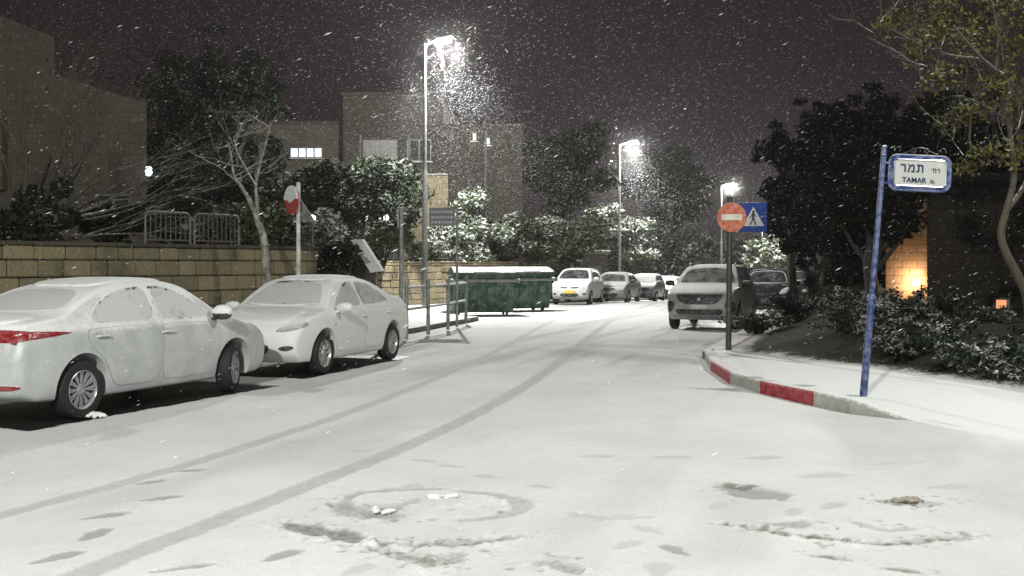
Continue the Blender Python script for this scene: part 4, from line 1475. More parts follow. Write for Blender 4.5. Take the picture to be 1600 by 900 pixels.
sport = dict(wb=2.64, fax=1.36, wr=.315, spokes=10, paint=paint('white_paint', (.70, .71, .69), .5, .1, .5), glass=snowglass('grey_snowed_glass', .80, lo=.22, hi=.5), glass_front=GLF,
  doors=([(-.12, .94), (-.12, .29), (-.80, .29), (-.92, .50), (-1.04, .66), (-1.20, .78), (-1.26, .94)], [(-.08, .94), (-.08, .29), (.88, .29), (.955, .42), (1.0, .74), (.99, .92)]),
  handles=((-1.0, .84), (.0, .82)),
  windows=([(-.13, .985), (-1.20, 1.03), (-1.0, 1.19), (-.68, 1.32), (-.40, 1.365), (-.14, 1.38)], [(-.06, .985), (-.06, 1.38), (.15, 1.37), (.45, 1.28), (.70, 1.15), (.96, .985)]),
  screen=[(0, 1.38), (.46, 1.355), (.66, 1.04), (.60, 1.02), (0, 1.03)], rear_screen=[(0, 1.38), (.42, 1.36), (.6, 1.16), (0, 1.15)],
  bits=[('wiper', [(-.56, 1.055), (-.2, 1.045), (-.02, 1.04), (-.04, 1.028), (-.54, 1.04)], 'x', 1, 'plastic', .012, 2),
        ('wiper', [(.04, 1.05), (.3, 1.045), (.50, 1.05), (.5, 1.035), (.06, 1.035)], 'x', 1, 'plastic', .012, 2),
        ('bare_glass', [(-.42, 1.372), (-.2, 1.385), (.1, 1.39), (.40, 1.378), (.40, 1.355), (.1, 1.365), (-.2, 1.362), (-.42, 1.352)], 'x', 1, 'ragged', .012, 2),
        ('headlight', [(.40, .665), (.52, .735), (.68, .80), (.79, .82), (.835, .78), (.80, .71), (.60, .665)], 'x', 1, 'dull_lens', .012, True),
        ('grille', [(0, .72), (.20, .72), (.16, .64), (0, .63)], 'x', 1, 'plastic', .006, False),
        ('grille', [(0, .50), (.34, .50), (.38, .42), (.30, .33), (0, .32)], 'x', 1, 'plastic', .006, False),
        ('fog_light', [(.50, .46), (.74, .475), (.71, .40), (.52, .385)], 'x', 1, 'plastic', .006, True),
        ('number_plate', [(0, .57), (.25, .57), (.25, .515), (0, .515)], 'x', 1, 'plate_white', .02, False),
        ('tail_light', [(-1.95, .93), (-2.18, .97), (-2.18, .82), (-2.0, .84)], 'y', 1, 'red_lens', .01, True),
        ('side_marker', [(1.02, .735), (1.08, .75), (1.08, .725), (1.03, .715)], 'y', 1, 'seal', .008, True)],
  slabs=((-.74, .48, .46, 'roof_snow', .020), (1.36, 2.06, .60, 'bonnet_snow', .022), (-2.05, -1.62, .56, 'boot_snow', .024)), mirror=(.95, .985, .99), snow_roll=(1.24, .60, 1.0, .022))
car('white saloon facing the viewer under snow, parked behind the silver car', 'sport', CARS['white'], 0, sport)

suv = dict(wb=2.68, fax=1.33, wr=.35, spokes=5, paint=paint('pale_grey_paint', (.19, .21, .195), .30, .5, 1.0), glass=GLP, glass_front=snowglass('suv_windscreen', .45, lo=.3, hi=.62),
  doors=([(-.12, 1.05), (-.12, .36), (-.80, .36), (-.92, .55), (-1.10, .75), (-1.2, 1.05)], [(-.08, 1.05), (-.08, .36), (.86, .36), (.95, .5), (1.0, 1.03)]),
  windows=([(-.13, 1.12), (-1.55, 1.15), (-1.45, 1.42), (-.9, 1.5), (-.14, 1.53)], [(-.06, 1.12), (-.06, 1.53), (.10, 1.52), (.45, 1.35), (.82, 1.12)]),
  screen=[(0, 1.575), (.56, 1.545), (.735, 1.205), (.68, 1.18), (0, 1.19)],
  bits=[('grille', [(0, .90), (.56, .915), (.60, .87), (.46, .66), (0, .64)], 'x', 1, 'plastic', .008, False),
        ('headlight', [(.60, .92), (.84, .985), (.88, .93), (.72, .85), (.64, .83)], 'x', 1, 'dull_lens', .014, True),
        ('bumper_corner', [(.60, .70), (.83, .76), (.87, .60), (.86, .44), (.70, .44)], 'x', 1, 'plastic', .008, True),
        ('grille', [(0, .52), (.58, .54), (.62, .46), (.5, .36), (0, .36)], 'x', 1, 'plastic', .008, False),
        ('bumper_strip', [(0, .375), (.74, .39), (.70, .345), (0, .33)], 'x', 1, 'galv', .014, False),
        ('number_plate', [(0, .645), (.26, .645), (.26, .535), (0, .535)], 'x', 1, 'plate_white', .03, False),
        ('emblem', [(0, .83), (.04, .82), (.045, .77), (0, .74)], 'x', 1, 'chrome', .02, False)],
  mirror=(.88, 1.02, 1.17), mirror_mat=MAT['plastic'], rails=True)
car('pale grey crossover facing the viewer on the right, behind the no entry sign post', 'suv', CARS['suv'], 0, suv)

hatch = dict(wb=2.43, fax=1.18, wr=.30, spokes=7, paint=paint('grey_silver_paint', (.36, .37, .355), .45, .3, .75), glass=GLP, glass_front=snowglass('hatch_windscreen', .30, lo=.4, hi=.7),
  doors=([(-.12, .97), (-.12, .31), (-.66, .31), (-.80, .5), (-1.0, .7), (-1.1, .97)], [(-.08, .97), (-.08, .31), (.76, .31), (.83, .45), (.86, .95)]),
  windows=([(-.13, 1.03), (-1.25, 1.08), (-1.1, 1.32), (-.7, 1.39), (-.14, 1.41)], [(-.06, 1.03), (-.06, 1.41), (.08, 1.40), (.4, 1.26), (.7, 1.04)]),
  screen=[(0, 1.445), (.50, 1.42), (.66, 1.09), (.60, 1.065), (0, 1.07)],
  bits=[('grille', [(0, .735), (.43, .75), (.38, .685), (0, .67)], 'x', 1, 'plastic', .008, False),
        ('emblem', [(0, .745), (.04, .74), (.04, .67), (0, .66)], 'x', 1, 'chrome', .02, False),
        ('headlight', [(.48, .74), (.60, .88), (.76, .95), (.80, .86), (.74, .74), (.56, .70)], 'x', 1, 'clear_lens', .012, True),
        ('number_plate', [(0, .59), (.26, .59), (.26, .475), (0, .475)], 'x', 1, 'plate_yellow', .03, False),
        ('grille', [(0, .46), (.42, .47), (.36, .33), (0, .32)], 'x', 1, 'plastic', .008, False),
        ('fog_light', [(.54, .49), (.70, .50), (.70, .40), (.56, .39)], 'x', 1, 'plastic', .008, True)],
  mirror=(.72, .93, 1.06))
car('grey silver hatchback with a yellow number plate, first of the far row beside the dumpsters', 'hatch', CARS['hatch'], 0, hatch, 1)
def variant(base, **k):
    d = dict(base); d.update(k); return d
sb = [b for b in sedan['bits'] if b[0] in ('headlight', 'grille')] + [('number_plate', [(0, .57), (.25, .57), (.25, .47), (0, .47)], 'x', 1, 'plate_white', .03, False), ('grille', [(0, .72), (.36, .73), (.33, .66), (0, .65)], 'x', 1, 'plastic', .008, False)]
far = variant(sedan, steer=0, slabs=(), bits=sb, spokes=7, wstyle=0, mirror_snow=False, glass=GLP)
car('dull grey saloon, second in the far row with a bare grey windscreen', 'sedan', CARS['row2'], float(drop(54)), variant(far, paint=paint('dull_grey_paint', (.15, .15, .14), .25, .35, .8), glass_front=snowglass('grey_windscreen', .35, lo=.3, hi=.6), snow_roll=None), 1)
car('third car of the far row with a snow whitened windscreen and dark front', 'hatch', CARS['row3'], float(drop(60.5)), variant(hatch, paint=paint('charcoal_paint', (.055, .055, .058), .12, .5, .85), glass_front=GLF, bits=[b for b in hatch['bits'] if b[0] != 'number_plate'] + [('number_plate', [(0, .59), (.26, .59), (.26, .475), (0, .475)], 'x', 1, 'plate_white', .03, False)]), 1)
car('fourth car of the far row, its roof and windscreen the whitest with snow', 'sedan', CARS['row4'], float(drop(67)), variant(far, paint=paint('plum_paint', (.05, .03, .045), .10, .5, .85), glass_front=GLF), 1)
car('last car of the far row, half hidden by the pale grey crossover', 'hatch', CARS['row5'], float(drop(73.5)), variant(hatch, paint=paint('white_car_paint', (.5, .5, .5), .3), glass_front=GLF), 1)
car('dark car parked just behind the pale grey crossover on the right', 'hatch', CARS['dark'], 0, variant(hatch, paint=paint('black_car_paint', (.012, .012, .014), .05, .95, 1.35), glass_front=GLP, bits=[b for b in hatch['bits'] if b[0] != 'number_plate']), 1)
car('farther dark car on the right under the leaning tree trunks', 'sedan', CARS['dark2'], 0, variant(far, paint=paint('dark_brown_paint', (.02, .016, .015), .05, .95, 1.35), glass_front=GLP), 1)
# ------------------------------------------------------------------ buildings
WALLM = {}
def blockwall(name, c0, c1, mortar, bw=.55, bh=.28):
    """dressed stone facing"""
    N = NT(name)
    g = N.n('ShaderNodeNewGeometry')
    tc = N.n('ShaderNodeTexCoord').outputs['Object']
    sp = N.n('ShaderNodeSeparateXYZ'); N.l(tc, sp.inputs[0])
    xy = N.math('ADD', sp.outputs[0], sp.outputs[1])
    cb = N.n('ShaderNodeCombineXYZ'); N.l(xy, cb.inputs[0]); N.l(sp.outputs[2], cb.inputs[1])
    br = N.n('ShaderNodeTexBrick')
    br.inputs['Scale'].default_value = 1
    br.inputs['Brick Width'].default_value = bw
    br.inputs['Row Height'].default_value = bh
    br.inputs['Mortar Size'].default_value = .012
    for k, c in (('Color1', c0), ('Color2', c1), ('Mortar', mortar)): br.inputs[k].default_value = (*c, 1)
    N.l(cb.outputs[0], br.inputs['Vector'])
    n = N.noise(.8, 5, g.outputs['Position'], .65)
    c = N.mix(N.math('MULTIPLY', N.ramp(n, .4, .75), .5), br.outputs['Color'], tuple(k * .45 for k in c0))
    n2 = N.noise(18, 4, g.outputs['Position'])
    N.bump(N.math('ADD', n2, N.math('MULTIPLY', br.outputs['Fac'], -1.5)), .4, .02)
    s3 = N.n('ShaderNodeSeparateXYZ'); N.l(g.outputs['Normal'], s3.inputs[0])
    c = N.mix(N.ramp(s3.outputs[2], .3, .7), c, SNOW)
    return setmat(N, c, .88, 0, .2)
W1 = blockwall('house_stone', (.125, .108, .084), (.105, .092, .073), (.08, .07, .055))
W2 = blockwall('apartment_stone', (.085, .073, .058), (.07, .062, .05), (.052, .046, .037))
W3 = blockwall('porch_stone', (.14, .115, .07), (.115, .096, .06), (.075, .063, .042), .42, .22)
W5 = blockwall('recess_stone', (.18, .15, .115), (.145, .122, .095), (.10, .085, .068), .34, .17)
W4 = blockwall('dark_house_stone', (.035, .029, .022), (.028, .023, .018), (.018, .015, .012), .6, .3)
PANE_D = plain('dark_window', (.03, .03, .03), .8)
PANE_P = snowy('pale_shutter', (.30, .295, .28), .6)
LIT = emis('lit_window', (.74, .87, 1.0), 1.25)
LITW = emis('warm_window', (1.0, .62, .25), 1.6)
FRAME = plain('window_frame', (.22, .21, .2), .5)

def window(parent, cx, yf, cz, wd, h, pane, mull=1):
    m = MB()
    f = .05
    for sx in (-1, 1): m.box((cx + sx * (wd / 2), yf - .03, cz), (f, .08, h + f))
    for sz in (-1, 1): m.box((cx, yf - .03, cz + sz * h / 2), (wd - f, .08, f))
    for k in range(mull): m.box((cx - wd / 2 + wd * (k + 1) / (mull + 1), yf - .02, cz), (.07, .05, h - f))
    fr = m.build('window', FRAME, parent)
    m = MB(); m.box((cx, yf - .004, cz), (wd - f, .02, h - f)); m.build('pane', pane, fr)
    m = MB(); m.box((cx, yf - .07, cz - h / 2 - .06), (wd + .2, .16, .05)); m.build('sill', MAT['pave'], fr)

def house_left():
    Yf = 30.0
    q = lambda px, py: (lambda v: (v.x, v.z))(at(px, py, Yf))
    x0, z0 = q(-260, 10)
    t = thing('stone_house', 'dim stone house with stepped sloping gable behind the bare tree at the left', 'house', (0, Yf, 1.6))
    P = [q(-260, -30), q(0, 24), q(85, 58), q(85, 116), q(229, 161), q(229, 460), q(-260, 460)]
    P = [(a, b - 1.6) for a, b in P]
    m = MB(); m.prism(P[::-1], 0, 8, 'xz')
    m.v = [(v[0] - 3.4 * (v[1] / 8), v[1], v[2]) for v in m.v]
    m.build('wall', W1, t)
    for px, py, wd, h in ((178, 322, .9, .6),):
        x, z = q(px, py); window(t, x, 0, z - 1.6, wd, h, PANE_D)
    lm = at(231, 268, Yf)
    m = MB(); m.lathe([(0, -.14), (.07, -.12), (.10, 0), (.07, .12), (0, .14)], (lm.x + .06, -.10, lm.z - 1.6), 'z', 12)
    m.build('wall_light', emis('cold_light', (.65, .85, 1.0), 4.0), t, True)
    m = MB(); m.box((q(-4, 240)[0], -.15, q(-4, 240)[1] - 1.6), (.55, .3, 2.0)); m.build('lit_strip', W3, t)  # lit strip of wall, its light put into a block of yellower stone
house_left()

def apartment():
    Yf = 58.0
    q = lambda px, py: (lambda v: (v.x, v.z))(at(px, py, Yf))
    t = thing('apartment_building', 'pale stone apartment block behind the nearest lit street lamp', 'apartment building', (0, Yf, 0))
    def blk(x0, x1, yt, y0, y1, mat=W2, nm='wall'):
        a, b = q(x0, yt), q(x1, yt)
        m = MB(); m.prism([(a[0], 0), (b[0], 0), (b[0], a[1]), (a[0], a[1])], y0, y1, 'xz')
        m.build(nm, mat, t)
        m = MB(); m.prism([(a[0] - .1, a[1] + .003), (b[0] + .1, a[1] + .003), (b[0] + .1, a[1] + .18), (a[0] - .1, a[1] + .18)], y0 - .12, y1, 'xz')
        m.build('parapet', W2, t)
    blk(536, 692, 150, 0, 9)
    blk(692.5, 816, 205, -1.5, 8)
    blk(380, 535.5, 190, 1.2, 9, W1)
    def win(px, py, w_, h_, yf, pane, mull=1):
        x, z = q(px, py); window(t, x, yf, z, w_, h_, pane, mull)
    win(472, 235, 1.70, .50, 1.2, LIT, 3)
    win(594, 235, 1.75, 1.05, 0, PANE_P, 1)
    win(655, 235, 1.2, 1.1, 0, PANE_D)
    win(594, 320, 1.75, 1.1, 0, PANE_D)
    win(743, 219, .18, .36, -1.5, LITW, 0)
    win(763, 226, .20, .34, -1.5, emis('white_window', (.9, .95, 1), .9), 0)
    for px in (563, 640, 760):
        x, z = q(px, 270)
        m = MB(); m.tube([(x, -1.62 if px > 700 else -.12, .5), (x, -1.62 if px > 700 else -.12, z + 2)], .06, 8); m.build('drainpipe', MAT['lamp_pole'], t, True)
apartment()
def porch():
    Y = 46.0
    q = lambda px, py: (lambda v: (v.x, v.z))(at(px, py, Y))
    t = thing('garden_wall', 'tan stone garden wall with a rounded top corner beside the nearest lamp post', 'garden wall', (0, Y, 0))
    a, b, tp = q(629, 300)[0], q(700, 300)[0], q(640, 274)[1]
    r = .62
    P = [(a, 0), (b, 0), (b, tp)] + [(a + r - r * math.sin(k), tp - r + r * math.cos(k)) for k in np.linspace(0, math.pi / 2, 8)]
    m = MB(); m.prism(P, 0, .5, 'xz'); m.build('wall_face', W3, t)
    m = MB()
    arc = [(a + r - r * math.sin(k), tp - r + r * math.cos(k)) for k in np.linspace(0, math.pi / 2, 8)]
    for p1, p2 in zip([(b, tp)] + arc[:-1], arc):
        m.prism([p1, p2, (p2[0] - .03, p2[1] + .07), (p1[0] - .02, p1[1] + .08)], -.06, .56, 'xz')
    m.build('coping', MAT['kerb_grey'], t)
porch()
def gatehouse():
    t = thing('utility_hut', 'small tan hut with a snowed flat roof behind the far row of cars', 'hut', (at(930, 400, 66).x, 66, -.4))
    m = MB(); m.box((0, 1, 1.35), (1.45, 2, 2.7)); m.build('wall', W2, t)
    m = MB(); m.bevbox((0, 1, 2.82), (1.8, 2.4, .2), .03); m.build('roof', MAT['kerb_grey'], t)
    m = MB(); m.box((0, -.02, 1.05), (.8, .05, 1.9)); m.build('door', MAT['lamp_pole'], t)
gatehouse()
def house_right():
    Y = 24.0
    q = lambda px, py, y=Y: (lambda v: (v.x, v.z))(at(px, py, y))
    t = thing('stone_house', 'dark stone house behind the junipers with a glowing wall lamp in its recess', 'house', (0, Y, .4))
    x0, x1, x2 = q(1384, 400)[0], q(1448, 400)[0], q(1720, 400)[0]
    h = q(1400, 292)[1] - .4
    m = MB(); m.prism([(x0, 0), (x1, 0), (x1, h), (x0, h)], 0, 6, 'xz')
    m.v = [(v[0] + (2.6 if v[0] < x0 + .1 and v[1] > 1 else 0), v[1], v[2]) for v in m.v]
    m.build('wall', W5, t)
    m = MB(); m.prism([(x1 + .01, 0), (x2, 0), (x2, h - .1), (x1 + .01, h - .1)], -1.5, 0, 'xz')
    xf = q(1449, 400, Y - 1.5)[0]
    m.v = [(xf if (v[0] < x1 + .1 and v[1] < -1) else v[0], v[1], v[2]) for v in m.v]
    m.prism([(x1 + .01, 0), (x2, 0), (x2, h - .1), (x1 + .01, h - .1)], .001, 6, 'xz')
    m.build('wall', W4, t)
    m = MB(); m.prism([(x0 - .1, h + .003), (x2 + .4, h + .003), (x2 + .4, h + .16), (x0 - .1, h + .16)], -1.75, 3, 'xz'); m.v = [(v[0] + (1.6 if v[0] < x0 + .1 and v[1] > 1 else 0), v[1], v[2]) for v in m.v]; m.build('roof', MAT['dark_roof'], t)
    x, z = q(1575, 488, Y - 1.5)
    x, z = q(1563, 478, Y - 1.5); window(t, x, -1.5, z - .4, .28, .30, emis('orange_window', (1.0, .40, .18), 1.0), 0)
    lp = at(1430, 441, Y)
    l = thing('wall_lamp', 'warm glowing lamp on the stone house wall behind the junipers', 'wall lamp', (lp.x, Y, lp.z))
    m = MB(); m.lathe([(0, -.02), (.05, -.02), (.05, .0), (0, .0)], (0, -.01, 0), 'y', 16); m.build('base_plate', MAT['iron'], l)
    m = MB(); m.lathe([(0, -.13), (.04, -.125), (.07, -.095), (.08, -.05), (.07, -.03), (0, -.03)], (0, 0, 0), 'y', 20); m.build('globe', emis('warm_globe', (1.0, .70, .36), 22.0), l, True)
    L = bpy.data.lights.new('wall_lamp_light', 'POINT'); L.energy = 100; L.color = (1, .55, .27); L.shadow_soft_size = .10
    o = bpy.data.objects.new('wall_lamp_light', L); o.location = (0, -.22, 0); COL.objects.link(o); o.parent = l
house_right()

def garden_lamp(px, py, Y, label, e, r):
    c = at(px, py, Y)
    t = thing('garden_lamp', label, 'garden lamp', (c.x, Y, 1.5))
    m = MB(); m.tube([(0, 0, -.2), (0, 0, c.z - 1.5 - r)], .03, 8); m.build('post', MAT['lamp_pole'], t, True)
    m = MB(); m.lathe([(0, -r), (r * .7, -r * .7), (r, 0), (r * .7, r * .7), (0, r)], (0, 0, c.z - 1.5), 'z', 14); m.build('globe', emis('garden_globe', (.85, .95, 1.0), e), t, True)
garden_lamp(488, 341, 23.2, 'small bright white garden lamp just right of the round red sign', 5.0, .075)
garden_lamp(572, 341, 38.0, 'faint garden lamp among the shrubs left of the tall white glow', 1.2, .10)
garden_lamp(600, 341, 38.2, 'garden lamp glowing pale green white left of the bare grey post', .9, .18)

# ------------------------------------------------------------------ vegetation
def leaf_obj(name, clumps, n, size, mat, parent, seed, up=.35, droop=0.0, shell=2.0, aspect=.5):
    rg = np.random.default_rng(seed)
    C = np.array([c[:3] for c in clumps], float)
    Rr = np.array([c[3:6] for c in clumps], float)
    wt = Rr.prod(1) ** (2 / 3.); wt /= wt.sum()
    k = rg.choice(len(C), n, p=wt)
    d = rg.normal(size=(n, 3)); d /= np.linalg.norm(d, axis=1, keepdims=True)
    r = rg.random(n) ** (1 / shell)
    P = C[k] + d * Rr[k] * r[:, None]
    N = rg.normal(size=(n, 3)) + d * .5 + np.array((0, 0, up * 2))
    N /= np.linalg.norm(N, axis=1, keepdims=True)
    A = rg.normal(size=(n, 3)) + np.array((0, 0, -droop))
    A -= N * (A * N).sum(1, keepdims=True)
    A /= np.linalg.norm(A, axis=1, keepdims=True) + 1e-9
    B = np.cross(N, A)
    s = size * (.55 + .9 * rg.random(n))[:, None]
    V = np.stack([P - A * s, P + B * s * aspect, P + A * s, P - B * s * aspect], 1).reshape(-1, 3)
    Fq = np.arange(4 * n).reshape(-1, 4)
    me = fast_mesh(name, V, Fq)
    return link(name, me, parent, [mat])

def clumps_in(c, r, k, cr, rg, bias=.6, ragged=0.0):
    out = []
    for _ in range(k):
        d = rg.normal(size=3); d /= np.linalg.norm(d)
        q = np.array(c) + d * np.array(r) * rg.random() ** bias
        s = cr * rg.uniform(.6, 1.3)
        if ragged and rg.random() < ragged:
            q = np.array(c) + d * np.array(r) * rg.uniform(.9, 1.3)
            s = cr * rg.uniform(.25, .6)
        out.append((*q, s * rg.uniform(.9, 1.4), s * rg.uniform(.9, 1.4), s * rg.uniform(.6, .95)))
    return out

def limbs(m, base, clumps, r0, rg, trunk_top, lean=(0, 0), n=10):
    """tapered trunk with limbs out to the leaf clumps"""
    b = Vector(base)
    tp = Vector(trunk_top)
    pts = [b.lerp(tp, k / 5) + Vector((rg.normal() * .06, rg.normal() * .06, 0)) * (1 if 0 < k < 5 else 0) for k in range(6)]
    m.tube(pts, [r0 * (1.15 - .75 * k / 5) for k in range(6)], 8)
    for c in clumps[:n]:
        k = rg.uniform(.35, 1.0)
        a = b.lerp(tp, k)
        e = Vector(c[:3])
        mid = a.lerp(e, .5) + Vector((rg.normal() * .12, rg.normal() * .12, -.05 * (e - a).length))
        r = r0 * (.55 - .3 * k)
        m.tube([a, a.lerp(mid, .55), mid, e], [r, r * .8, r * .6, r * .2], 6)

def leafy_tree(name, label, cat, base, centre, rad, k, cr, n, size, leaf, bark, seed, r0=.16, group=None, up=.35, droop=0, nl=10, top=None, shell=2.0, aspect=.5, ragged=0.0):
    rg = np.random.default_rng(seed)
    b = Vector(base)
    t = thing(name, label, cat, b, 0, group)
    c = Vector(centre) - b
    cl = clumps_in(c, rad, k, cr, rg, .6, ragged)
    tr = Vector(top) - b if top else c
    m = MB()
    limbs(m, (0, 0, -.2), cl, r0, rg, tr, n=nl)
    m.build('trunk', bark, t, True)
    leaf_obj('crown', cl, n, size, leaf, t, seed + 100, up, droop, shell, aspect)
    return t

def bare_branches(m, p, d, l, r, depth, rg, spread=.55, upb=.10, nmin=2, tips=None, wig=.12):
    pts, rad = [Vector(p)], [r]
    d = Vector(d).normalized()
    seg = 4
    for i in range(seg):
        d = (d + Vector((rg.normal() * wig, rg.normal() * wig, rg.normal() * wig + upb * .3))).normalized()
        pts.append(pts[-1] + d * l / seg)
        rad.append(r * (1 - .55 * (i + 1) / seg))
    m.tube(pts, rad, 6 if depth > 2 else 4, caps=False)
    if tips is not None and depth <= 1: tips.append(pts[-1]); tips.append(pts[2])
    if depth <= 0: return
    for k in range(rg.integers(nmin, nmin + 2)):
        j = rg.integers(2, seg + 1) if k else seg
        ax = Vector(rg.normal(size=3)).normalized()
        nd = (d + ax * spread + Vector((0, 0, upb))).normalized()
        bare_branches(m, pts[j], nd, l * rg.uniform(.6, .85), rad[j] * .78, depth - 1, rg, spread, upb, nmin, tips, wig)

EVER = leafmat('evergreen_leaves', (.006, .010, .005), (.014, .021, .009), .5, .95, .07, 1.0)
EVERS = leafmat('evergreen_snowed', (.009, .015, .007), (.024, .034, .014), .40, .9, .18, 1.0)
OLIVE = leafmat('shrub_leaves', (.030, .038, .014), (.075, .085, .030), .3, .8, .40, 1.3)
FROST = leafmat('frosted_leaves', (.07, .075, .045), (.12, .12, .08), .0, .5, .75, 1.6, (.2, .45))
SNOWY = leafmat('snowed_leaves', (.035, .05, .02), (.08, .10, .04), -.1, .95, .95, 1.3, (.36, .58))
FARL = leafmat('far_leaves', (.020, .027, .012), (.045, .055, .026), .2, .8, .45, .7, (.42, .62))
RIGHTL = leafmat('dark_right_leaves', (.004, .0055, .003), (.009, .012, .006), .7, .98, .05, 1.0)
LIGHTL = leafmat('light_olive_leaves', (.045, .045, .014), (.10, .095, .032), .5, .95, .25, 1.6)
JUN = leafmat('juniper_leaves', (.012, .019, .012), (.032, .043, .025), .15, .95, .62, 2.2, (.42, .62))

# evergreens behind the stone wall on the left
for (px, pyc, Y, rx, rz, kk, nn, s, lab) in [
    (280, 250, 37, 2.1, 3.3, 44, 20000, 1, 'dark evergreen filling the gap right of the stone house'),
    (372, 245, 41, 1.9, 3.6, 48, 22000, 2, 'tall dark evergreen behind the pale forked tree'),
    (500, 330, 36, 1.6, 1.3, 26, 12000, 3, 'broad dark evergreen below the lit window'),
    (330, 150, 64, 4.6, 3.6, 60, 20000, 6, 'tall dark tree far behind the bare tree, rising between the house and the lit window'),
    (588, 310, 42, 1.5, 1.4, 26, 12000, 4, 'dark evergreen left of the nearest lit lamp post, below the shuttered window'),
    (330, 320, 31, 1.4, 1.3, 14, 5000, 5, 'low dark evergreen behind the clearest fence panels')]:
    c = at(px, pyc, Y)
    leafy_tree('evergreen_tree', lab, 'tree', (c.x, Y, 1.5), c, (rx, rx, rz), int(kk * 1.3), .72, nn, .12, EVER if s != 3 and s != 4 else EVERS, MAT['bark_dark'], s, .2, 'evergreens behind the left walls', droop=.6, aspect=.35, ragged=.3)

# shrubs over the wall
for (px, pyc, Y, rx, rz, nn, s, leaf, lab) in [
    (350, 352, 25.0, .75, .42, 2600, 11, OLIVE, 'olive green shrub over the stone wall left of the pale tree'),
    (440, 356, 24.6, .60, .38, 2400, 12, OLIVE, 'olive green shrub over the stone wall right of the pale tree'),
    (395, 340, 26.5, .80, .55, 2600, 15, OLIVE, 'olive shrub directly behind the pale tree trunk'),
    (515, 362, 27.5, .55, .42, 2600, 13, FROST, 'frosted white shrub right of the round red sign'),
    (45, 332, 20.0, 1.0, .62, 8000, 14, EVERS, 'dark shrub behind the wall at the left frame edge'),
    (165, 352, 22.0, 1.05, .48, 7000, 16, EVERS, 'low dark shrub behind the wall under the house gable'),
    (525, 405, 24.9, .55, .38, 2200, 17, EVERS, 'dark shrub in front of the stair wall above the white saloon roof'),
    (600, 368, 34.0, .95, .45, 2600, 18, OLIVE, 'grey green shrub between the frosted shrub and the lamp post'),
    (650, 395, 42.5, .9, .4, 1800, 19, OLIVE, 'shrub below the tan rounded garden wall')]:
    c = at(px, pyc, Y)
    rg = np.random.default_rng(s)
    t = thing('shrub', lab, 'shrub', (c.x, Y, c.z - rz - .2), 0, 'shrubs over the left walls')
    cl = clumps_in((0, 0, rz + .2), (rx, rx * .8, rz), 12, .30, rg)
    m = MB()
    for q in cl: m.tube([(0, 0, -.35), (q[0] * .4, q[1] * .4, q[2] * .5), q[:3]], [.03, .02, .008], 5)
    m.build('stems', MAT['bark_dark'], t)
    leaf_obj('foliage', cl, nn, .075 if Y < 30 else .10, leaf, t, s + 50, .4, .2, 1.7)

# trees lit by the lamps
for (px, pyc, Y, rx, ry, rz, kk, cr, nn, size, s, leaf, lab) in [
    (735, 355, 46.5, 1.5, 1.3, 1.55, 30, .55, 19000, .085, 21, SNOWY, 'bushy tree thick with snow clumps right of the nearest lamp post'),
    (700, 385, 44.5, 1.0, .8, .7, 16, .45, 8000, .08, 28, SNOWY, 'small snow clumped bush behind the grey lettered plate'),
    (815, 372, 48.0, 1.6, 1.2, 1.0, 24, .55, 14000, .085, 22, FARL, 'spreading green tree above the farther dumpster'),
    (890, 372, 54.0, 1.7, 1.3, 1.1, 24, .6, 12000, .095, 23, OLIVE, 'dark green tree behind the parked hatchback'),
    (980, 378, 74.0, 2.6, 2.0, 1.9, 30, .7, 15000, .12, 24, SNOWY, 'snow lit tree around the foot of the second street lamp'),
    (935, 355, 71.0, 1.9, 1.7, 1.6, 24, .7, 11000, .12, 25, FARL, 'pale tree left of the second street lamp'),
    (1060, 385, 84.0, 3.2, 2.4, 2.2, 26, .9, 8000, .18, 26, FARL, 'frosted tree above the crossover roof left of the no entry sign'),
    (1050, 290, 90.0, 3.2, 2.4, 3.6, 30, 1.0, 9000, .16, 27, EVER, 'tall dim tree between the second and third street lamps'),
    (880, 265, 58.0, 2.3, 2.0, 2.7, 34, .7, 9000, .10, 29, EVERS, 'tall dark open crowned tree right of the apartment block'),
    (1215, 385, 100.0, 3.2, 2.6, 2.6, 22, 1.0, 6000, .20, 30, SNOWY, 'snow lit tree under the farthest street lamp'),
    (1160, 400, 118.0, 4.5, 3, 2.6, 22, 1.2, 6000, .25, 40, FARL, 'distant pale tree below the blue crossing sign')]:
    c = at(px, pyc, Y)
    gz = float(drop(Y)) + (1.4 if px < 930 else .6)
    gz = min(gz, c.z - rz * .6 - .8)
    leafy_tree('leafy_tree', lab, 'tree', (c.x, Y, gz), c, (rx, ry, rz), kk, cr, nn, size, leaf, MAT['bark_mid'], s, .13, 'trees along the street', nl=24)

# dark trees on the right
for (px, pyc, Y, rx, rz, kk, nn, s, bpx, lab) in [
    (1305, 290, 31.0, 1.75, 2.3, 60, 26000, 31, 1285, 'large black evergreen mass left of the street name sign'),
    (1390, 250, 33.0, 1.6, 1.9, 40, 18000, 32, 1360, 'black evergreen behind the street name sign'),
    (1238, 285, 36.0, 1.05, 1.7, 26, 11000, 33, 1235, 'dark leaning evergreen right of the crossing sign'),
    (1350, 370, 26.0, .95, 1.0, 26, 12000, 34, 1340, 'low dark evergreen bush left of the glowing house wall'),
    (1372, 322, 22.4, .72, .50, 22, 9000, 36, 1350, 'dark drooping evergreen right beside the blue sign pole, covering the house wall'),
    (1500, 235, 32.0, 2.6, 1.6, 44, 20000, 35, 1520, 'dark evergreen above the stone house at right')]:
    c = at(px, pyc, Y)
    b = at(bpx, 450, Y)
    leafy_tree('evergreen_tree', lab, 'tree', (b.x, Y, .3), c, (rx, rx, rz), int(kk * 1.8), .50, nn, .10, RIGHTL, MAT['bark_dark'], s, .17, 'dark evergreens on the right bank', droop=.4, nl=30, aspect=.35, shell=1.5, ragged=.45)
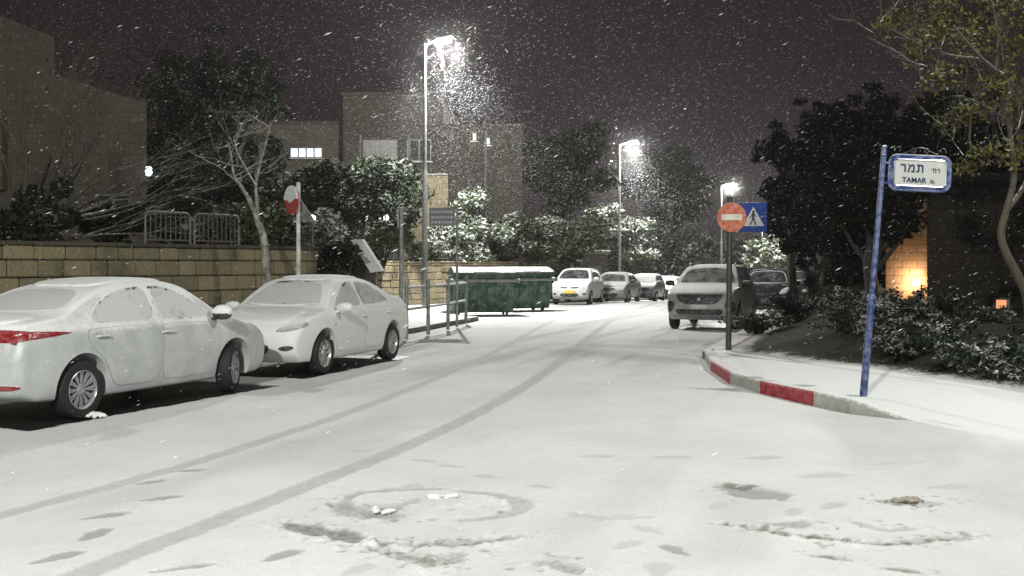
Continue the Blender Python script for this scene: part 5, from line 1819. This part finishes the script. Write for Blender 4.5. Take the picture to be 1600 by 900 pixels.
def bent_trunks():
    t = thing('leaning_tree', 'dark forked tree trunks leaning beside the dark cars on the right', 'tree', (*at(1262, 455, 33)[:2], .3))
    o = Vector(t.location)
    m = MB()
    for pp, r in (([(1268, 470), (1262, 430), (1246, 395), (1232, 350), (1222, 310)], .13), ([(1270, 465), (1276, 420), (1262, 385), (1256, 350), (1262, 300)], .11), ([(1276, 425), (1300, 385), (1322, 360), (1330, 320)], .07)):
        pts = catmull([tuple(at(a, b, 33) - o) for a, b in pp], 4)
        m.tube(pts, [r * (1 - .5 * k / len(pts)) for k in range(len(pts))], 8)
    m.build('trunk', MAT['bark_dark'], t, True)
    rg = np.random.default_rng(77)
    cl = []
    for a, b in ((1222, 300), (1262, 290), (1330, 310), (1290, 320), (1240, 330)):
        cl += clumps_in(at(a, b, 33) - o, (.5, .5, .4), 5, .4, rg)
    leaf_obj('crown', cl, 5000, .10, RIGHTL, t, 78, droop=.4)
bent_trunks()

# bare pale tree in front of the stone wall
def forked_tree():
    Y = 19.9
    b = at(414, 470, Y); b.z = .1
    t = thing('bare_tree', 'bare pale barked tree forking in front of the stone wall', 'tree', b)
    rg = np.random.default_rng(5)
    m = MB()
    L = lambda pp, d: [at(a, c, Y + d * k / max(1, len(pp) - 1)) - b for k, (a, c) in enumerate(pp)]
    def limb(pp, d, r0, r1):
        pts = catmull([tuple(q) for q in L(pp, d)], 3)
        m.tube(pts, list(np.linspace(r0, r1, len(pts))), 8)
        return [Vector(q) for q in pts]
    trunk = limb([(415, 560), (417, 440), (414, 395), (411, 368), (405, 350)], 0, .078, .062)
    a1 = limb([(404, 352), (397, 330), (388, 310), (376, 290), (366, 275), (362, 250), (358, 225)], -.5, .050, .012)
    a2 = limb([(404, 352), (401, 320), (400, 290), (405, 262), (415, 225), (424, 190)], .6, .040, .009)
    a3 = limb([(376, 290), (360, 275), (345, 262)], -.6, .02, .006)
    a4 = limb([(400, 290), (385, 265), (372, 240), (365, 215)], .4, .02, .006)
    for A, nb in ((a1, 9), (a2, 9), (a3, 4), (a4, 5)):
        for k in range(nb):
            i = rg.integers(len(A) // 3, len(A))
            d = Vector((rg.normal() * .9, rg.normal() * .9, rg.uniform(.1, 1.0)))
            bare_branches(m, A[i], d, rg.uniform(.30, .65), .008, 2, rg, .6, .1)
    m.build('trunk', MAT['bark_pale'], t, True)
forked_tree()

def big_bare_tree():
    Y = 20.5
    b = at(38, 405, Y); b.z = 1.6
    t = thing('bare_tree', 'wide bare tree with a dense fan of fine branches at the left edge', 'tree', b)
    rg = np.random.default_rng(12)
    m = MB(); tips = []
    for d, l, r in (((.75, -.2, .75), 1.5, .06), ((.95, .1, .30), 1.6, .05), ((.6, .2, .9), 1.7, .05), ((-.3, -.1, .9), 1.5, .05), ((.5, -.1, .85), 1.7, .05), ((.9, .2, .4), 1.5, .06), ((.3, .1, 1.0), 1.6, .06), ((.8, .1, .55), 1.35, .085), ((.4, -.2, .9), 1.45, .085), ((-.2, .2, 1), 1.4, .09), ((.95, 0, .22), 1.2, .07), ((-.7, 0, .7), 1.2, .07), ((.6, .3, .8), 1.5, .08), ((.1, -.3, 1.0), 1.5, .08)):
        bare_branches(m, Vector((0, 0, rg.uniform(.2, .7))), d, l, r, 5, rg, .36, .06, 2, tips, .07)
    m.tube([(0, 0, -.5), (.03, 0, .3), (0, 0, .9)], [.16, .13, .1], 8)
    m.build('trunk', MAT['bark_mid'], t, True)
    cl = [(*q, .22, .22, .16) for q in tips[::9]]
    leaf_obj('crown', cl, 420, .035, EVERS, t, 13, .3)
big_bare_tree()

def tall_bare(px, Y, base_z, label, seed, l0, sx, r0=.10, depth=5):
    b = at(px, 400, Y); b.z = base_z
    t = thing('bare_tree', label, 'tree', b, 0, None)
    rg = np.random.default_rng(seed)
    m = MB()
    for d in ((sx, 0, .9), (-.5, .1, .9), (.1, .3, 1.0)):
        bare_branches(m, (0, 0, l0 * .8), d, l0, r0 * .7, depth, rg, .5, .05, 2)
    m.tube([(0, 0, -.5), (0, 0, l0 * .85)], [r0 * 1.2, r0 * .8], 8)
    m.build('trunk', MAT['bark_mid'], t, True)
tall_bare(655, 50, 1.2, 'bare branching tree spreading behind the nearest lit lamp post', 41, 2.2, -.8)
tall_bare(575, 52, 1.2, 'bare branching tree in front of the shuttered apartment window', 43, 1.9, .6, .09)
tall_bare(760, 55, .8, 'bare branching tree in front of the right part of the apartment block', 44, 1.9, -.5, .08)
tall_bare(900, 60, .5, 'bare branching tree left of the second street lamp', 42, 1.9, .8)

# leafy tree at the right frame edge
def right_tree():
    Y = 15.5
    b = at(1606, 470, Y); b.z = .55
    t = thing('leafy_tree', 'slender leafy tree with a curving pale trunk at the right frame edge', 'tree', b)
    rg = np.random.default_rng(61)
    m = MB()
    def limb(pp, d, r0, r1):
        pts = catmull([tuple(at(a, c, Y + d * k / max(1, len(pp) - 1)) - b) for k, (a, c) in enumerate(pp)], 4)
        m.tube(pts, list(np.linspace(r0, r1, len(pts))), 8)
        return pts
    limb([(1612, 540), (1606, 470), (1590, 430), (1572, 395), (1564, 365), (1572, 330), (1584, 280), (1580, 220), (1572, 165), (1560, 115)], 0, .075, .03)
    limb([(1580, 200), (1575, 130), (1556, 110), (1535, 92), (1515, 70), (1490, 40)], -.8, .035, .012)
    limb([(1572, 330), (1600, 290), (1625, 220), (1640, 120), (1630, 20)], .3, .04, .015)
    limb([(1556, 112), (1560, 60), (1550, 0), (1545, -60)], .2, .03, .012)
    limb([(1535, 92), (1480, 85), (1420, 60), (1385, 40)], -1.0, .02, .006)
    limb([(1580, 190), (1500, 150), (1455, 165)], .8, .018, .006)
    cl = []
    for a, c, r in ((1410, 30, .28), (1450, 60, .30), (1480, 20, .34), (1520, 60, .34), (1555, 20, .36), (1590, 70, .36), (1500, 110, .30), (1560, 130, .30), (1600, 160, .34), (1520, 170, .26), (1460, 120, .24), (1425, 85, .20), (1385, 40, .18), (1590, 240, .26), (1540, 235, .22), (1480, 190, .22), (1560, -30, .4), (1480, -40, .4), (1620, 0, .4), (1510, 260, .18)):
        q = at(a, c, Y + rg.uniform(-.9, .9)) - b
        cl.append((*q, r * 1.25, r * 1.2, r))
        for _ in range(3):
            e = Vector(q) + Vector(rg.normal(size=3)) * r * .8
            bare_branches(m, e, Vector((rg.normal() * .5, rg.normal() * .5, .7)), .42, .008, 2, rg, .6, .15)
    m.build('trunk', MAT['bark_mid'], t, True)
    leaf_obj('crown', cl, 5200, .042, LIGHTL, t, 62, .1, 0, 1.4, .45)
right_tree()

# spreading junipers on the right bank
def juniper(px, py, Y, rx, rz, n, label, seed):
    rg = np.random.default_rng(seed)
    c = at(px, py, Y)
    t = thing('juniper_shrub', label, 'shrub', (c.x, Y, c.z - rz * .6), 0, 'junipers on the right bank')
    V, cl = [], []
    m = MB()
    nb = 40
    for i in range(nb):
        a = rg.uniform(0, 2 * math.pi)
        l = rx * rg.uniform(.45, 1.1)
        hz = rz * rg.uniform(.35, 1.15)
        e = np.array((math.cos(a) * l, math.sin(a) * l * .9, hz))
        mid = e * .5 + np.array((0, 0, rz * .25))
        m.tube([(0, 0, -.25), mid, e], [.02, .013, .005], 5)
        for u in np.linspace(.25, 1.0, 5):
            q = e * u + np.array((0, 0, rz * .5 * u * (1 - u)))
            s = .16 * (1.25 - .6 * u)
            cl.append((*q, s, s, s * .6))
    m.build('stems', MAT['bark_dark'], t)
    leaf_obj('foliage', cl, n, .042, JUN, t, seed + 5, .55, .15, 1.6, .4)
for a in ((1345, 500, 18.5, .75, .55, 7000, 'juniper left of the blue sign pole on the dark bank', 71),
          (1420, 478, 19.5, .85, .6, 7500, 'juniper right below the glowing house wall', 72),
          (1435, 535, 16.6, .80, .55, 8000, 'juniper right of the blue sign pole near the pavement', 73),
          (1505, 508, 18.2, .80, .5, 8000, 'juniper in the middle of the bank right of the glowing wall', 74),
          (1530, 560, 15.0, .72, .48, 8000, 'snow tipped juniper beside the pavement at the right', 75),
          (1625, 535, 16.4, .75, .5, 8000, 'juniper at the foot of the slender right hand tree', 76),
          (1625, 585, 13.9, .62, .46, 7500, 'nearest juniper at the right frame edge', 77),
          (1340, 470, 21.5, .85, .5, 6000, 'far juniper on the left of the dark house', 78),
          (1240, 478, 27.0, 1.0, .5, 5000, 'dark low juniper by the parked dark cars', 79),
          (1180, 500, 24.0, .8, .34, 3600, 'lowest dark juniper by the crossover rear wheel', 80)):
    juniper(*a)

# ------------------------------------------------------------------ small things on the ground
def lump(px, py, r, label, mat, seed, n=5, name='snow_lump'):
    x, y = gp(px, py)
    t_ = MB()
    rg = np.random.default_rng(seed)
    bm = bmesh.new()
    for k in range(n):
        mm = Matrix.Translation((rg.uniform(-1, 1) * r * 1.2, rg.uniform(-.5, .5) * r, r * rg.uniform(.1, .4))) @ Matrix.Diagonal((*(r * rg.uniform(.35, .8) * np.array((1.1, .9, .75))), 1))
        bmesh.ops.create_icosphere(bm, subdivisions=3, radius=1, matrix=mm)
    for v in bm.verts:
        p = v.co
        q = np.array([p.x * 34 + 50.0]), np.array([(p.y + p.z) * 34 + 50.0])
        v.co += v.normal * r * 1.1 * (fbm(*q, 4, seed)[0] - .5)
    for v in bm.verts: v.co.z *= .62
    me = bpy.data.meshes.new(name)
    bm.to_mesh(me); bm.free()
    me.shade_smooth()
    o = link(name, me, None, [mat])
    o.location = (x, y, 0)
    return tag(o, label, 'snow lump')
lump(1418, 784, .062, 'dirty brown lump of snow on the road at the lower right', MAT['dirty_snow'], 3, 12)
lump(148, 652, .085, 'clean white snow lump at the rear wheel of the silver car', MAT['snow'], 5, 6)
lump(600, 800, .05, 'low lump of snow inside the swept ring in the lower middle', MAT['snow'], 6, 5)
lump(690, 778, .055, 'largest low lump of snow on the swept ring in the lower middle', MAT['snow'], 7, 7)

# ------------------------------------------------------------------ falling snow
def snowfall():
    rg = np.random.default_rng(99)
    parts = []
    def region(n, x, y, z, s):
        P = np.stack([rg.uniform(*x, n), rg.uniform(*y, n), rg.uniform(*z, n)], 1)
        parts.append((P, np.full(n, s)))
    def swirl(n, c, s):
        # extra flakes in a cone under the lamp, added for its glow
        k = .10 + 1.1 * rg.random(n) ** .75
        a = rg.uniform(0, 2 * math.pi, n)
        r = (.7 + 5.0 * k) * rg.random(n) ** .6
        P = np.stack([c[0] + .2 + r * np.cos(a), c[1] + r * np.sin(a), c[2] - .2 - 5.2 * k + .4 * rg.normal(size=n)], 1)
        parts.append((P, np.full(n, s)))
    region(3200, (-6, 6), (3.2, 10), (.2, 6.5), .0010)
    region(30000, (-14, 14), (10, 26), (.2, 9), .0011)
    region(42000, (-22, 22), (26, 60), (0, 15), .0020)
    swirl(12000, (-2.3, 39.4, 9.3), .0017)
    swirl(4500, (7.3, 67.5, 8.7), .0026)
    region(6000, (0, 40), (60, 110), (-1, 14), .0050)
    for (c, n_, sz, k) in (((-2.3, 39.4, 9.45), 300, .0014, .8), ((7.4, 67.5, 8.95), 180, .0022, .9), ((18.6, 93.5, 8.3), 120, .0035, 1.0), ((33.9, 152, 7.9), 100, .0075, 1.2)):  # extra flakes packed round each lamp head to stand in for its halo
        d_ = rg.normal(size=(n_, 3)); d_ /= np.linalg.norm(d_, axis=1, keepdims=True)
        parts.append((np.array(c) + d_ * (.34 + k * rg.random(n_) ** 1.3)[:, None], np.full(n_, sz)))
    P = np.concatenate([p for p, s in parts]); s = np.concatenate([q for p, q in parts])
    n = len(P)
    s = s * (.5 + rg.random(n))
    D = np.array((-.86, -.10, -.42)) + rg.normal(size=(n, 3)) * .09
    D /= np.linalg.norm(D, axis=1, keepdims=True)
    A = np.cross(D, rg.normal(size=(n, 3))); A /= np.linalg.norm(A, axis=1, keepdims=True)
    B = np.cross(D, A)
    l = s[:, None] * (7.0 + 8.0 * rg.random(n))[:, None]
    a = s[:, None]
    V = np.stack([P - D * l, P + A * a, P + B * a, P - A * a, P - B * a, P + D * l], 1).reshape(-1, 3)
    f = np.array([(0, 2, 1), (0, 3, 2), (0, 4, 3), (0, 1, 4), (5, 1, 2), (5, 2, 3), (5, 3, 4), (5, 4, 1)])
    Fc = (np.arange(n)[:, None, None] * 6 + f[None]).reshape(-1, 3)
    o = link('snowfall', fast_mesh('snowfall', V, Fc, True), None, [MAT['flake']])
    tag(o, kind='stuff')
snowfall()

# ------------------------------------------------------------------ hazy snow laden air
def haze():
    m = MB(); m.box((0, 175, 6.5), (520, 490, 21))
    mat = bpy.data.materials.new('haze'); mat.use_nodes = True
    nt = mat.node_tree
    nt.nodes.remove(nt.nodes['Principled BSDF'])
    v = nt.nodes.new('ShaderNodeVolumePrincipled')
    v.inputs['Color'].default_value = (.93, .91, .92, 1)
    v.inputs['Density'].default_value = HAZE
    v.inputs['Anisotropy'].default_value = .25
    nt.links.new(v.outputs[0], nt.nodes['Material Output'].inputs['Volume'])
    tag(m.build('haze', mat), kind='stuff')
haze()
